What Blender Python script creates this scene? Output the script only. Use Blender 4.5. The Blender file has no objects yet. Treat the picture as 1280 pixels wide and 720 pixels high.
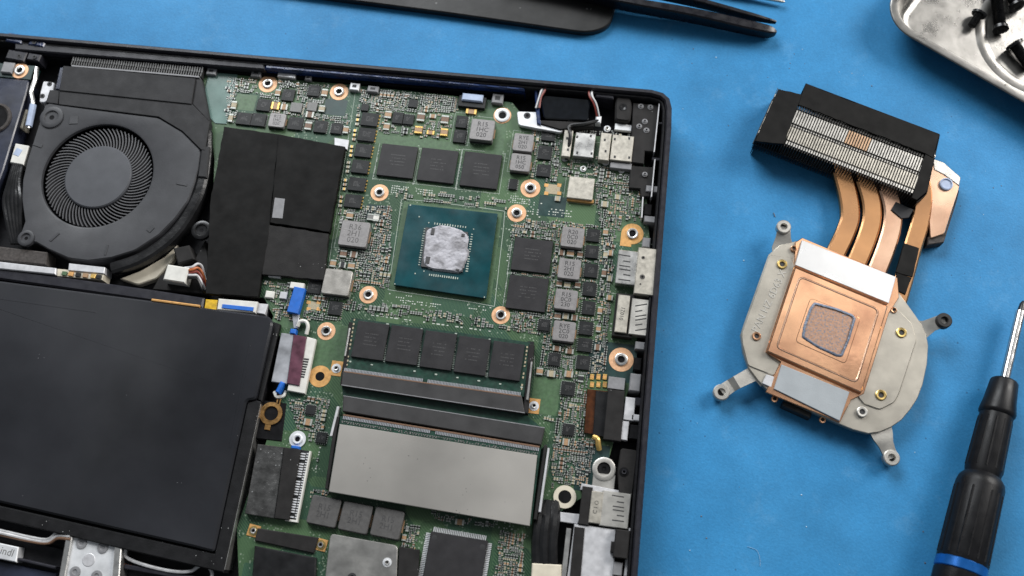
import bpy, bmesh, math, random
from mathutils import Matrix, Vector
random.seed(7)
S = 0.001                                   # everything below is written in millimetres
sc = bpy.context.scene
COL = sc.collection

# ------------------------------------------------------------------ camera
FPX = 1200.0                                # focal length in pixels of the 1280 x 720 photograph
ZB = 8.0                                    # top of the circuit board above the mat
DIST = 345.0
MC = (Matrix.Rotation(math.radians(7.2), 3, 'Z') @ Matrix.Rotation(math.radians(18.4), 3, 'X')
      @ Matrix.Rotation(math.radians(2.8), 3, 'Y'))
CPOS = Vector((0, 0, ZB)) + MC @ Vector((0, 0, DIST))
cam = bpy.data.cameras.new('camera'); camo = bpy.data.objects.new('camera', cam); COL.objects.link(camo)
camo.matrix_world = Matrix.Translation(CPOS * S) @ MC.to_4x4()
cam.sensor_width = 36.0; cam.lens = 36.0 * FPX / 1280.0
cam.clip_start = 0.01; cam.clip_end = 50
cam.dof.use_dof = True; cam.dof.focus_distance = 0.345; cam.dof.aperture_fstop = 10.0
sc.camera = camo

# ------------------------------------------------------------------ light
world = bpy.data.worlds.new('World'); sc.world = world; world.use_nodes = True
bg = world.node_tree.nodes['Background']; bg.inputs[0].default_value = (0.86, 0.93, 1.0, 1); bg.inputs[1].default_value = 0.16
def area(name, loc, target, sx, sy, power, col):
    l = bpy.data.lights.new(name, 'AREA'); l.shape = 'RECTANGLE'; l.size = sx; l.size_y = sy; l.energy = power; l.color = col
    o = bpy.data.objects.new(name, l); COL.objects.link(o); o.location = loc
    o.rotation_euler = (Vector(target) - Vector(loc)).to_track_quat('-Z', 'Y').to_euler()
    return o
area('bench_lamp', (0.82, 0.60, 0.60), (0.02, 0.02, 0), 0.55, 0.45, 14.0, (1.0, 0.97, 0.93))
area('reflection_fill', (0.42, 0.50, 1.20), (0.42, 0.30, 0), 0.34, 0.34, 0.52, (1.0, 0.98, 0.96))  # added fill without a known source, gives the heatsink metals reflection gradients
area('ceiling_lamp', (-0.62, 1.15, 0.95), (-0.02, 0, 0), 1.0, 0.7, 32.0, (0.95, 0.98, 1.0))
sc.view_settings.view_transform = 'Standard'; sc.view_settings.look = 'None'
sc.view_settings.exposure = 0.0; sc.view_settings.gamma = 1.0; sc.view_settings.use_curve_mapping = False
sc.cycles.use_denoising = True

# ------------------------------------------------------------------ pixels to millimetres
def W(u, v, z=ZB):
    w = MC @ Vector((u - 640.0, 360.0 - v, -FPX)); t = (z - CPOS.z) / w.z
    p = CPOS + w * t
    return Vector((p.x, p.y, z))
MI = MC.inverted()
def proj(p):
    q = MI @ (Vector(p) - CPOS)
    return Vector((640 + FPX * q.x / -q.z, 360 - FPX * q.y / -q.z))
def ppm(u, v, z=ZB):                        # pixels per millimetre along x and along y
    p = W(u, v, z); a = proj(p)
    return (proj(p + Vector((1, 0, 0))) - a).length, (proj(p + Vector((0, 1, 0))) - a).length
def WP(pts, z):
    return [W(u, v, z).xy for u, v in pts]

# ------------------------------------------------------------------ materials
MATS = {}
def M(name, col, rough=0.5, metal=0.0, var=0.18, scale=500.0, bump=0.0, bscale=2500.0, rvar=0.1, coat=0.0, col2=None, spec=0.5, alpha=1.0, trans=0.0, thr=None):
    m = bpy.data.materials.new(name); m.use_nodes = True; nt = m.node_tree; N = nt.nodes; L = nt.links
    b = N['Principled BSDF']; tc = N.new('ShaderNodeTexCoord')
    n1 = N.new('ShaderNodeTexNoise'); n1.inputs['Scale'].default_value = scale; n1.inputs['Detail'].default_value = 5
    oi = N.new('ShaderNodeObjectInfo'); ad = N.new('ShaderNodeVectorMath'); ad.operation = 'ADD'
    L.new(tc.outputs['Object'], ad.inputs[0]); L.new(oi.outputs['Location'], ad.inputs[1])
    L.new(ad.outputs[0], n1.inputs['Vector'])
    r = N.new('ShaderNodeValToRGB'); r.color_ramp.elements[0].position = 0.3; r.color_ramp.elements[1].position = 0.72
    if thr: r.color_ramp.elements[0].position, r.color_ramp.elements[1].position = thr
    c2 = col2 or [min(1, c * (1 + var)) for c in col]; c1 = col if col2 else [c * (1 - var) for c in col]
    r.color_ramp.elements[0].color = (*c1, 1); r.color_ramp.elements[1].color = (*c2, 1)
    L.new(n1.outputs['Fac'], r.inputs[0]); L.new(r.outputs[0], b.inputs['Base Color'])
    mr = N.new('ShaderNodeMapRange'); mr.inputs[1].default_value = 0.25; mr.inputs[2].default_value = 0.75
    mr.inputs[3].default_value = max(0.02, rough - rvar); mr.inputs[4].default_value = min(1, rough + rvar)
    n2 = N.new('ShaderNodeTexNoise'); n2.inputs['Scale'].default_value = scale * 0.6; n2.inputs['Detail'].default_value = 4
    L.new(ad.outputs[0], n2.inputs['Vector']); L.new(n2.outputs['Fac'], mr.inputs[0]); L.new(mr.outputs[0], b.inputs['Roughness'])
    b.inputs['Metallic'].default_value = metal; b.inputs['Coat Weight'].default_value = coat
    b.inputs['Specular IOR Level'].default_value = spec; b.inputs['Alpha'].default_value = alpha
    b.inputs['Transmission Weight'].default_value = trans
    if bump:
        n3 = N.new('ShaderNodeTexNoise'); n3.inputs['Scale'].default_value = bscale; n3.inputs['Detail'].default_value = 4
        L.new(ad.outputs[0], n3.inputs['Vector'])
        bp = N.new('ShaderNodeBump'); bp.inputs['Strength'].default_value = bump; bp.inputs['Distance'].default_value = 0.0003
        L.new(n3.outputs['Fac'], bp.inputs['Height']); L.new(bp.outputs[0], b.inputs['Normal'])
    MATS[name] = m
    return m
def dust(m, amount=0.62, col=(0.5, 0.5, 0.5), scale=900.0):
    """small dry specks lying on a dark surface"""
    nt = m.node_tree; N = nt.nodes; L = nt.links; b = N['Principled BSDF']
    src = b.inputs['Base Color'].links[0].from_socket
    tc = N.new('ShaderNodeTexCoord')
    v = N.new('ShaderNodeTexVoronoi'); v.inputs['Scale'].default_value = scale; L.new(tc.outputs['Object'], v.inputs['Vector'])
    lt = N.new('ShaderNodeMath'); lt.operation = 'LESS_THAN'; lt.inputs[1].default_value = 0.16; L.new(v.outputs['Distance'], lt.inputs[0])
    n = N.new('ShaderNodeTexNoise'); n.inputs['Scale'].default_value = 110; n.inputs['Detail'].default_value = 3; L.new(tc.outputs['Object'], n.inputs['Vector'])
    sp = N.new('ShaderNodeSeparateColor'); L.new(v.outputs['Color'], sp.inputs[0])
    g2 = N.new('ShaderNodeMath'); g2.operation = 'GREATER_THAN'; g2.inputs[1].default_value = 0.6; L.new(sp.outputs[0], g2.inputs[0])
    gt = N.new('ShaderNodeMath'); gt.operation = 'GREATER_THAN'; gt.inputs[1].default_value = amount; L.new(n.outputs['Fac'], gt.inputs[0])
    mu = N.new('ShaderNodeMath'); mu.operation = 'MULTIPLY'; L.new(lt.outputs[0], mu.inputs[0]); L.new(gt.outputs[0], mu.inputs[1])
    mu2 = N.new('ShaderNodeMath'); mu2.operation = 'MULTIPLY'; L.new(mu.outputs[0], mu2.inputs[0]); L.new(g2.outputs[0], mu2.inputs[1])
    mx = N.new('ShaderNodeMix'); mx.data_type = 'RGBA'; mx.inputs[7].default_value = (*col, 1)
    L.new(mu2.outputs[0], mx.inputs[0]); L.new(src, mx.inputs[6]); L.new(mx.outputs[2], b.inputs['Base Color'])

M('black_plastic', (0.012, 0.012, 0.014), 0.42, var=0.3, bump=0.15, spec=0.20)
M('rim_plastic', (0.020, 0.020, 0.026), 0.38, var=0.2, bump=0.1, spec=0.30)
M('navy_reflection', (0.012, 0.030, 0.105), 0.24, var=0.5, scale=160, bump=0.5, bscale=260, spec=0.7)  # blue reflection seen along the back edge is put into the base colour
M('pit_black', (0.006, 0.006, 0.007), 0.6, var=0.4, spec=0.10)
M('matte_black', (0.020, 0.019, 0.019), 0.62, var=0.25, scale=260, bump=0.15, spec=0.15)
M('duct_black', (0.030, 0.030, 0.032), 0.66, var=0.15, scale=300, bump=0.2, spec=0.20)
M('fan_grey', (0.046, 0.047, 0.052), 0.5, var=0.12, scale=200, bump=0.12, spec=0.28)
M('hub_grey', (0.062, 0.065, 0.074), 0.5, var=0.1, scale=200, spec=0.35)
M('blade_grey', (0.075, 0.075, 0.08), 0.4, var=0.1)
M('fan_side', (0.020, 0.024, 0.042), 0.3, var=0.5, scale=120, bump=0.15, bscale=300)
M('foam_brown', (0.055, 0.048, 0.045), 0.9, var=0.4, scale=900, bump=0.5)
M('battery_skin', (0.011, 0.0115, 0.014), 0.34, col2=(0.026, 0.027, 0.032), scale=26, bump=0.3, bscale=40, rvar=0.2, spec=0.40)
M('battery_edge', (0.010, 0.010, 0.011), 0.5, var=0.3, scale=300, bump=0.2, spec=0.20)
dust(MATS['battery_skin'], 0.70, (0.16, 0.16, 0.17), 1300); dust(MATS['battery_edge'], 0.58, (0.25, 0.25, 0.25), 900)
M('socket_grey', (0.040, 0.039, 0.040), 0.45, var=0.15, scale=200, bump=0.08, spec=0.4)
dust(MATS['matte_black'], 0.63, (0.3, 0.3, 0.3), 1100)
M('cloth_tape', (0.0065, 0.0062, 0.006), 0.6, var=0.4, scale=250, bump=0.5, bscale=110, spec=0.12)
M('shiny_tape', (0.014, 0.014, 0.015), 0.25, var=0.4, scale=200, bump=0.8, bscale=190, spec=0.35)
M('chip_black', (0.030, 0.029, 0.031), 0.42, var=0.12, scale=300, bump=0.1, spec=0.22)
M('chip_dark', (0.020, 0.021, 0.022), 0.42, var=0.2, scale=400, bump=0.1, spec=0.22)
M('chip_mark', (0.050, 0.049, 0.050), 0.5, var=0.2)
M('inductor_grey', (0.235, 0.225, 0.225), 0.45, metal=0.25, var=0.1, scale=900, bump=0.12)
M('inductor_dark', (0.10, 0.097, 0.095), 0.45, metal=0.25, var=0.12, scale=900, bump=0.12)
M('inductor_pale', (0.40, 0.38, 0.35), 0.35, metal=0.6, var=0.1, scale=500, bump=0.1)
M('ink', (0.02, 0.02, 0.022), 0.6)
M('steel_ink', (0.07, 0.065, 0.06), 0.6)
M('solder', (0.42, 0.44, 0.41), 0.35, metal=0.35, var=0.25, scale=3000)
M('gold', (0.75, 0.50, 0.16), 0.35, metal=0.6, var=0.2, scale=2000)
M('gold_pad', (0.62, 0.34, 0.12), 0.45, metal=0.3, var=0.2, scale=900)
M('copper_ring', (0.72, 0.42, 0.24), 0.45, metal=0.25, var=0.15, scale=1200)
M('silk', (0.36, 0.41, 0.36), 0.6, var=0.2, scale=3000)
M('via', (0.32, 0.36, 0.30), 0.5, var=0.4, scale=4000)
M('cap_tan', (0.34, 0.21, 0.115), 0.5, var=0.3, scale=4000)
M('cap_beige', (0.36, 0.31, 0.21), 0.5, var=0.25, scale=4000)
M('cap_brown', (0.16, 0.09, 0.055), 0.5, var=0.4, scale=4000)
M('part_black', (0.018, 0.018, 0.02), 0.4, var=0.4, scale=4000)
M('part_grey', (0.16, 0.16, 0.155), 0.5, var=0.3, scale=4000)
M('steel', (0.66, 0.65, 0.63), 0.32, metal=0.9, var=0.12, scale=500, bump=0.08)
M('dull_steel', (0.56, 0.545, 0.51), 0.42, metal=0.8, var=0.14, scale=300, bump=0.1)
M('white_metal', (0.72, 0.73, 0.75), 0.4, metal=0.35, var=0.12, scale=300)
M('spreader', (0.50, 0.475, 0.44), 0.42, metal=0.75, var=0.11, scale=30, bump=0.3, bscale=35, rvar=0.1)
dust(MATS['spreader'], 0.60, (0.22, 0.21, 0.20), 900)
M('shield_beige', (0.50, 0.47, 0.41), 0.42, metal=0.6, var=0.18, scale=700, bump=0.1)
M('bracket_white', (0.55, 0.55, 0.57), 0.45, metal=0.3, var=0.15, scale=500)
M('teal_film', (0.11, 0.185, 0.165), 0.22, var=0.2, scale=120, coat=0.3, bump=0.06, bscale=200)
M('package_blue', (0.004, 0.046, 0.056), 0.28, var=0.3, scale=150, rvar=0.12)
M('paste', (0.20, 0.195, 0.21), 0.6, var=0.4, scale=260, bump=0.15, bscale=800, col2=(0.40, 0.395, 0.43), thr=(0.34, 0.56))
M('paste_dark', (0.045, 0.043, 0.045), 0.6, var=0.3)
M('white_plastic', (0.62, 0.61, 0.57), 0.45, var=0.1, scale=400)
M('cream_plastic', (0.58, 0.53, 0.43), 0.4, var=0.1, scale=300)
M('grey_plastic', (0.20, 0.20, 0.21), 0.5, var=0.15)
M('lavender', (0.36, 0.43, 0.58), 0.45, var=0.12)
M('blue_tab', (0.008, 0.115, 0.48), 0.45, var=0.15)
M('yellow_film', (0.58, 0.36, 0.02), 0.35, var=0.3, scale=700)
M('purple_film', (0.105, 0.042, 0.062), 0.25, var=0.4, scale=300, bump=0.3, bscale=400)
M('clear_film', (0.42, 0.43, 0.46), 0.16, var=0.35, scale=220, bump=0.5, bscale=250, metal=0.35)
M('foil', (0.15, 0.148, 0.145), 0.24, metal=0.75, var=0.4, scale=350, bump=0.9, bscale=600)
M('scuffed_silver', (0.42, 0.41, 0.39), 0.36, metal=0.8, var=0.2, scale=260, bump=0.2, bscale=300, rvar=0.12)
dust(MATS['foil'], 0.5, (0.7, 0.7, 0.7), 800)
M('black_glass', (0.004, 0.005, 0.007), 0.06, var=0.3, coat=0.6)
M('amber_film', (0.055, 0.018, 0.006), 0.15, var=0.6, scale=350, coat=0.4)
M('wire_white', (0.52, 0.52, 0.53), 0.4, var=0.2)
M('wire_red', (0.20, 0.035, 0.025), 0.45)
M('wire_orange', (0.45, 0.13, 0.04), 0.45)
M('wire_black', (0.008, 0.008, 0.009), 0.4)
M('copper', (0.90, 0.52, 0.31), 0.23, metal=1.0, var=0.22, scale=70, rvar=0.12, col2=(0.56, 0.29, 0.18), thr=(0.42, 0.74), bump=0.35, bscale=50)
M('copper_pipe', (0.58, 0.31, 0.145), 0.26, metal=1.0, scale=60, rvar=0.12, col2=(0.46, 0.25, 0.13), bump=0.4, bscale=60)
M('copper_bright', (0.86, 0.58, 0.41), 0.24, metal=1.0, scale=70, rvar=0.1, col2=(0.62, 0.37, 0.25), bump=0.4, bscale=60)
M('copper_worn', (0.42, 0.25, 0.17), 0.45, metal=0.55, scale=1500, col2=(0.20, 0.205, 0.235), thr=(0.47, 0.66), bump=0.25, bscale=800)
M('paste_blue', (0.135, 0.165, 0.225), 0.5, var=0.3, scale=500, bump=0.4, bscale=700)
M('cold_plate', (0.42, 0.395, 0.345), 0.42, metal=0.75, var=0.12, scale=160, bump=0.05, bscale=2200)
M('plate_edge', (0.50, 0.485, 0.45), 0.42, metal=0.8, var=0.1, scale=300, bump=0.1)
M('alu_bright', (0.86, 0.86, 0.86), 0.30, metal=0.85, var=0.04, scale=120, bump=0.06, bscale=1500)
M('pad_grey', (0.30, 0.325, 0.345), 0.7, var=0.06, scale=200, bump=0.2)
M('brass', (0.80, 0.58, 0.22), 0.3, metal=0.95, var=0.15, scale=900)
M('fin_alu', (0.60, 0.58, 0.54), 0.34, metal=0.7, var=0.12, scale=600)
M('fin_dark', (0.055, 0.053, 0.05), 0.4, metal=0.3, var=0.3, scale=600)
M('fin_copper', (0.50, 0.33, 0.21), 0.4, metal=0.5, var=0.2)
M('rubber', (0.022, 0.022, 0.022), 0.6, var=0.3, spec=0.30)
M('tray_steel', (0.27, 0.263, 0.25), 0.32, metal=0.95, var=0.16, scale=220, rvar=0.12, bump=0.1, bscale=500)
dust(MATS['tray_steel'], 0.56, (0.08, 0.075, 0.07), 420)
M('screw_black', (0.012, 0.012, 0.013), 0.28, metal=0.4, var=0.3)
M('tool_black', (0.006, 0.006, 0.007), 0.40, spec=0.20, var=0.25, scale=400, bump=0.1)
M('tool_blue', (0.006, 0.10, 0.36), 0.3, metal=0.5, var=0.08)
M('tool_steel', (0.62, 0.61, 0.60), 0.2, metal=1.0, var=0.1, scale=500)
M('slate_black', (0.016, 0.016, 0.016), 0.42, var=0.35, scale=140, bump=0.08, bscale=500, spec=0.25)
dust(MATS['slate_black'], 0.60, (0.10, 0.10, 0.10), 380)
M('tweezer_black', (0.006, 0.006, 0.009), 0.30, var=0.3, spec=0.35)
M('speck', (0.10, 0.11, 0.13), 0.7); M('speck_pale', (0.30, 0.45, 0.58), 0.7)

def mat_board():
    m = bpy.data.materials.new('board_green'); m.use_nodes = True; nt = m.node_tree; N = nt.nodes; L = nt.links; b = N['Principled BSDF']
    tc = N.new('ShaderNodeTexCoord')
    pours = N.new('ShaderNodeTexVoronoi'); pours.inputs['Scale'].default_value = 75; pours.distance = 'CHEBYCHEV'
    L.new(tc.outputs['Object'], pours.inputs['Vector'])
    sp = N.new('ShaderNodeSeparateColor'); L.new(pours.outputs['Color'], sp.inputs[0])
    r1 = N.new('ShaderNodeValToRGB'); e = r1.color_ramp.elements; r1.color_ramp.interpolation = 'CONSTANT'
    e[0].color = (0.020, 0.052, 0.030, 1); e[1].position = 0.30; e[1].color = (0.043, 0.086, 0.042, 1)
    x = e.new(0.62); x.color = (0.063, 0.118, 0.056, 1); x = e.new(0.86); x.color = (0.024, 0.066, 0.044, 1)
    L.new(sp.outputs[0], r1.inputs[0])
    # traces: fine lines whose direction changes from patch to patch
    mp = N.new('ShaderNodeMapping'); L.new(tc.outputs['Object'], mp.inputs[0]); mp.inputs['Rotation'].default_value = (0, 0, 0.0)
    w1 = N.new('ShaderNodeTexWave'); w1.wave_type = 'BANDS'; w1.bands_direction = 'X'; w1.inputs['Scale'].default_value = 620
    w1.inputs['Distortion'].default_value = 6.0; w1.inputs['Detail Scale'].default_value = 0.15; w1.inputs['Detail'].default_value = 1
    w2 = N.new('ShaderNodeTexWave'); w2.wave_type = 'BANDS'; w2.bands_direction = 'DIAGONAL'; w2.inputs['Scale'].default_value = 560
    w2.inputs['Distortion'].default_value = 5.0; w2.inputs['Detail Scale'].default_value = 0.15; w2.inputs['Detail'].default_value = 1
    L.new(mp.outputs[0], w1.inputs[0]); L.new(mp.outputs[0], w2.inputs[0])
    g = N.new('ShaderNodeMath'); g.operation = 'GREATER_THAN'; g.inputs[1].default_value = 0.5; L.new(sp.outputs[1], g.inputs[0])
    wm = N.new('ShaderNodeMix'); L.new(g.outputs[0], wm.inputs[0]); L.new(w1.outputs['Fac'], wm.inputs[2]); L.new(w2.outputs['Fac'], wm.inputs[3])
    tr = N.new('ShaderNodeMapRange'); tr.inputs[1].default_value = 0.62; tr.inputs[2].default_value = 0.8; tr.inputs[3].default_value = 0; tr.inputs[4].default_value = 0.45
    L.new(wm.outputs[0], tr.inputs[0])
    mx = N.new('ShaderNodeMix'); mx.data_type = 'RGBA'; mx.inputs[7].default_value = (0.090, 0.165, 0.076, 1)
    L.new(tr.outputs[0], mx.inputs[0]); L.new(r1.outputs[0], mx.inputs[6])
    # vias
    vo = N.new('ShaderNodeTexVoronoi'); vo.inputs['Scale'].default_value = 900; L.new(tc.outputs['Object'], vo.inputs['Vector'])
    lt = N.new('ShaderNodeMath'); lt.operation = 'LESS_THAN'; lt.inputs[1].default_value = 0.27; L.new(vo.outputs['Distance'], lt.inputs[0])
    nz = N.new('ShaderNodeTexNoise'); nz.inputs['Scale'].default_value = 130; L.new(tc.outputs['Object'], nz.inputs['Vector'])
    gt = N.new('ShaderNodeMath'); gt.operation = 'GREATER_THAN'; gt.inputs[1].default_value = 0.52; L.new(nz.outputs['Fac'], gt.inputs[0])
    mu = N.new('ShaderNodeMath'); mu.operation = 'MULTIPLY'; L.new(lt.outputs[0], mu.inputs[0]); L.new(gt.outputs[0], mu.inputs[1])
    m2 = N.new('ShaderNodeMath'); m2.operation = 'MULTIPLY'; m2.inputs[1].default_value = 0.55; L.new(mu.outputs[0], m2.inputs[0])
    mx2 = N.new('ShaderNodeMix'); mx2.data_type = 'RGBA'; mx2.inputs[7].default_value = (0.30, 0.36, 0.28, 1)
    L.new(m2.outputs[0], mx2.inputs[0]); L.new(mx.outputs[2], mx2.inputs[6]); L.new(mx2.outputs[2], b.inputs['Base Color'])
    b.inputs['Roughness'].default_value = 0.42; b.inputs['Specular IOR Level'].default_value = 0.35
    bp = N.new('ShaderNodeBump'); bp.inputs['Strength'].default_value = 0.25; bp.inputs['Distance'].default_value = 0.0001
    L.new(tr.outputs[0], bp.inputs['Height']); L.new(bp.outputs[0], b.inputs['Normal'])
    MATS['board_green'] = m
mat_board()
M('module_green', (0.010, 0.038, 0.026), 0.38, var=0.4, scale=700)
M('pad_green', (0.060, 0.116, 0.055), 0.45, var=0.2, scale=900)
M('pad_teal', (0.010, 0.034, 0.032), 0.4, var=0.3, scale=300)

def mat_mat():
    m = bpy.data.materials.new('blue_rubber'); m.use_nodes = True; nt = m.node_tree; N = nt.nodes; L = nt.links; b = N['Principled BSDF']
    tc = N.new('ShaderNodeTexCoord')
    n1 = N.new('ShaderNodeTexNoise'); n1.inputs['Scale'].default_value = 14; n1.inputs['Detail'].default_value = 8; n1.inputs['Roughness'].default_value = 0.65
    L.new(tc.outputs['Object'], n1.inputs['Vector'])
    r = N.new('ShaderNodeValToRGB'); r.color_ramp.elements[0].position = 0.32; r.color_ramp.elements[0].color = (0.022, 0.172, 0.375, 1)
    r.color_ramp.elements[1].position = 0.72; r.color_ramp.elements[1].color = (0.042, 0.232, 0.475, 1); L.new(n1.outputs['Fac'], r.inputs[0])
    # dry smears and scuffs
    n2 = N.new('ShaderNodeTexNoise'); n2.inputs['Scale'].default_value = 60; n2.inputs['Detail'].default_value = 9; n2.inputs['Roughness'].default_value = 0.75
    L.new(tc.outputs['Object'], n2.inputs['Vector'])
    r2 = N.new('ShaderNodeMapRange'); r2.inputs[1].default_value = 0.56; r2.inputs[2].default_value = 0.80; r2.inputs[4].default_value = 0.5; L.new(n2.outputs['Fac'], r2.inputs[0])
    mx = N.new('ShaderNodeMix'); mx.data_type = 'RGBA'; mx.inputs[7].default_value = (0.12, 0.30, 0.50, 1); L.new(r2.outputs[0], mx.inputs[0]); L.new(r.outputs[0], mx.inputs[6])
    # specks of grit
    v = N.new('ShaderNodeTexVoronoi'); v.inputs['Scale'].default_value = 170; L.new(tc.outputs['Object'], v.inputs['Vector'])
    lt = N.new('ShaderNodeMath'); lt.operation = 'LESS_THAN'; lt.inputs[1].default_value = 0.055; L.new(v.outputs['Distance'], lt.inputs[0])
    n3 = N.new('ShaderNodeTexNoise'); n3.inputs['Scale'].default_value = 22; L.new(tc.outputs['Object'], n3.inputs['Vector'])
    gt = N.new('ShaderNodeMath'); gt.operation = 'GREATER_THAN'; gt.inputs[1].default_value = 0.52; L.new(n3.outputs['Fac'], gt.inputs[0])
    mu = N.new('ShaderNodeMath'); mu.operation = 'MULTIPLY'; L.new(lt.outputs[0], mu.inputs[0]); L.new(gt.outputs[0], mu.inputs[1])
    mu2 = N.new('ShaderNodeMath'); mu2.operation = 'MULTIPLY'; mu2.inputs[1].default_value = 0.6; L.new(mu.outputs[0], mu2.inputs[0])
    mx2 = N.new('ShaderNodeMix'); mx2.data_type = 'RGBA'; mx2.inputs[7].default_value = (0.02, 0.06, 0.12, 1); L.new(mu2.outputs[0], mx2.inputs[0]); L.new(mx.outputs[2], mx2.inputs[6])
    g1 = N.new('ShaderNodeTexNoise'); g1.inputs['Scale'].default_value = 1100; g1.inputs['Detail'].default_value = 2; L.new(tc.outputs['Object'], g1.inputs['Vector'])
    g2 = N.new('ShaderNodeTexNoise'); g2.inputs['Scale'].default_value = 38; g2.inputs['Detail'].default_value = 6; g2.inputs['Roughness'].default_value = 0.7; L.new(tc.outputs['Object'], g2.inputs['Vector'])
    gm = N.new('ShaderNodeMapRange'); gm.inputs[1].default_value = 0.3; gm.inputs[2].default_value = 0.7; gm.inputs[3].default_value = 0.94; gm.inputs[4].default_value = 1.06; L.new(g1.outputs['Fac'], gm.inputs[0])
    gn = N.new('ShaderNodeMapRange'); gn.inputs[1].default_value = 0.3; gn.inputs[2].default_value = 0.7; gn.inputs[3].default_value = 0.86; gn.inputs[4].default_value = 1.12; L.new(g2.outputs['Fac'], gn.inputs[0])
    gx = N.new('ShaderNodeMath'); gx.operation = 'MULTIPLY'; L.new(gm.outputs[0], gx.inputs[0]); L.new(gn.outputs[0], gx.inputs[1])
    vm = N.new('ShaderNodeVectorMath'); vm.operation = 'SCALE'; L.new(mx2.outputs[2], vm.inputs[0]); L.new(gx.outputs[0], vm.inputs['Scale'])
    L.new(vm.outputs[0], b.inputs['Base Color'])
    b.inputs['Roughness'].default_value = 0.55; b.inputs['Specular IOR Level'].default_value = 0.2
    n4 = N.new('ShaderNodeTexNoise'); n4.inputs['Scale'].default_value = 1400; n4.inputs['Detail'].default_value = 3; L.new(tc.outputs['Object'], n4.inputs['Vector'])
    bp = N.new('ShaderNodeBump'); bp.inputs['Strength'].default_value = 0.35; bp.inputs['Distance'].default_value = 0.0002
    L.new(n4.outputs['Fac'], bp.inputs['Height']); L.new(bp.outputs[0], b.inputs['Normal'])
    MATS['blue_rubber'] = m
mat_mat()

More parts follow.
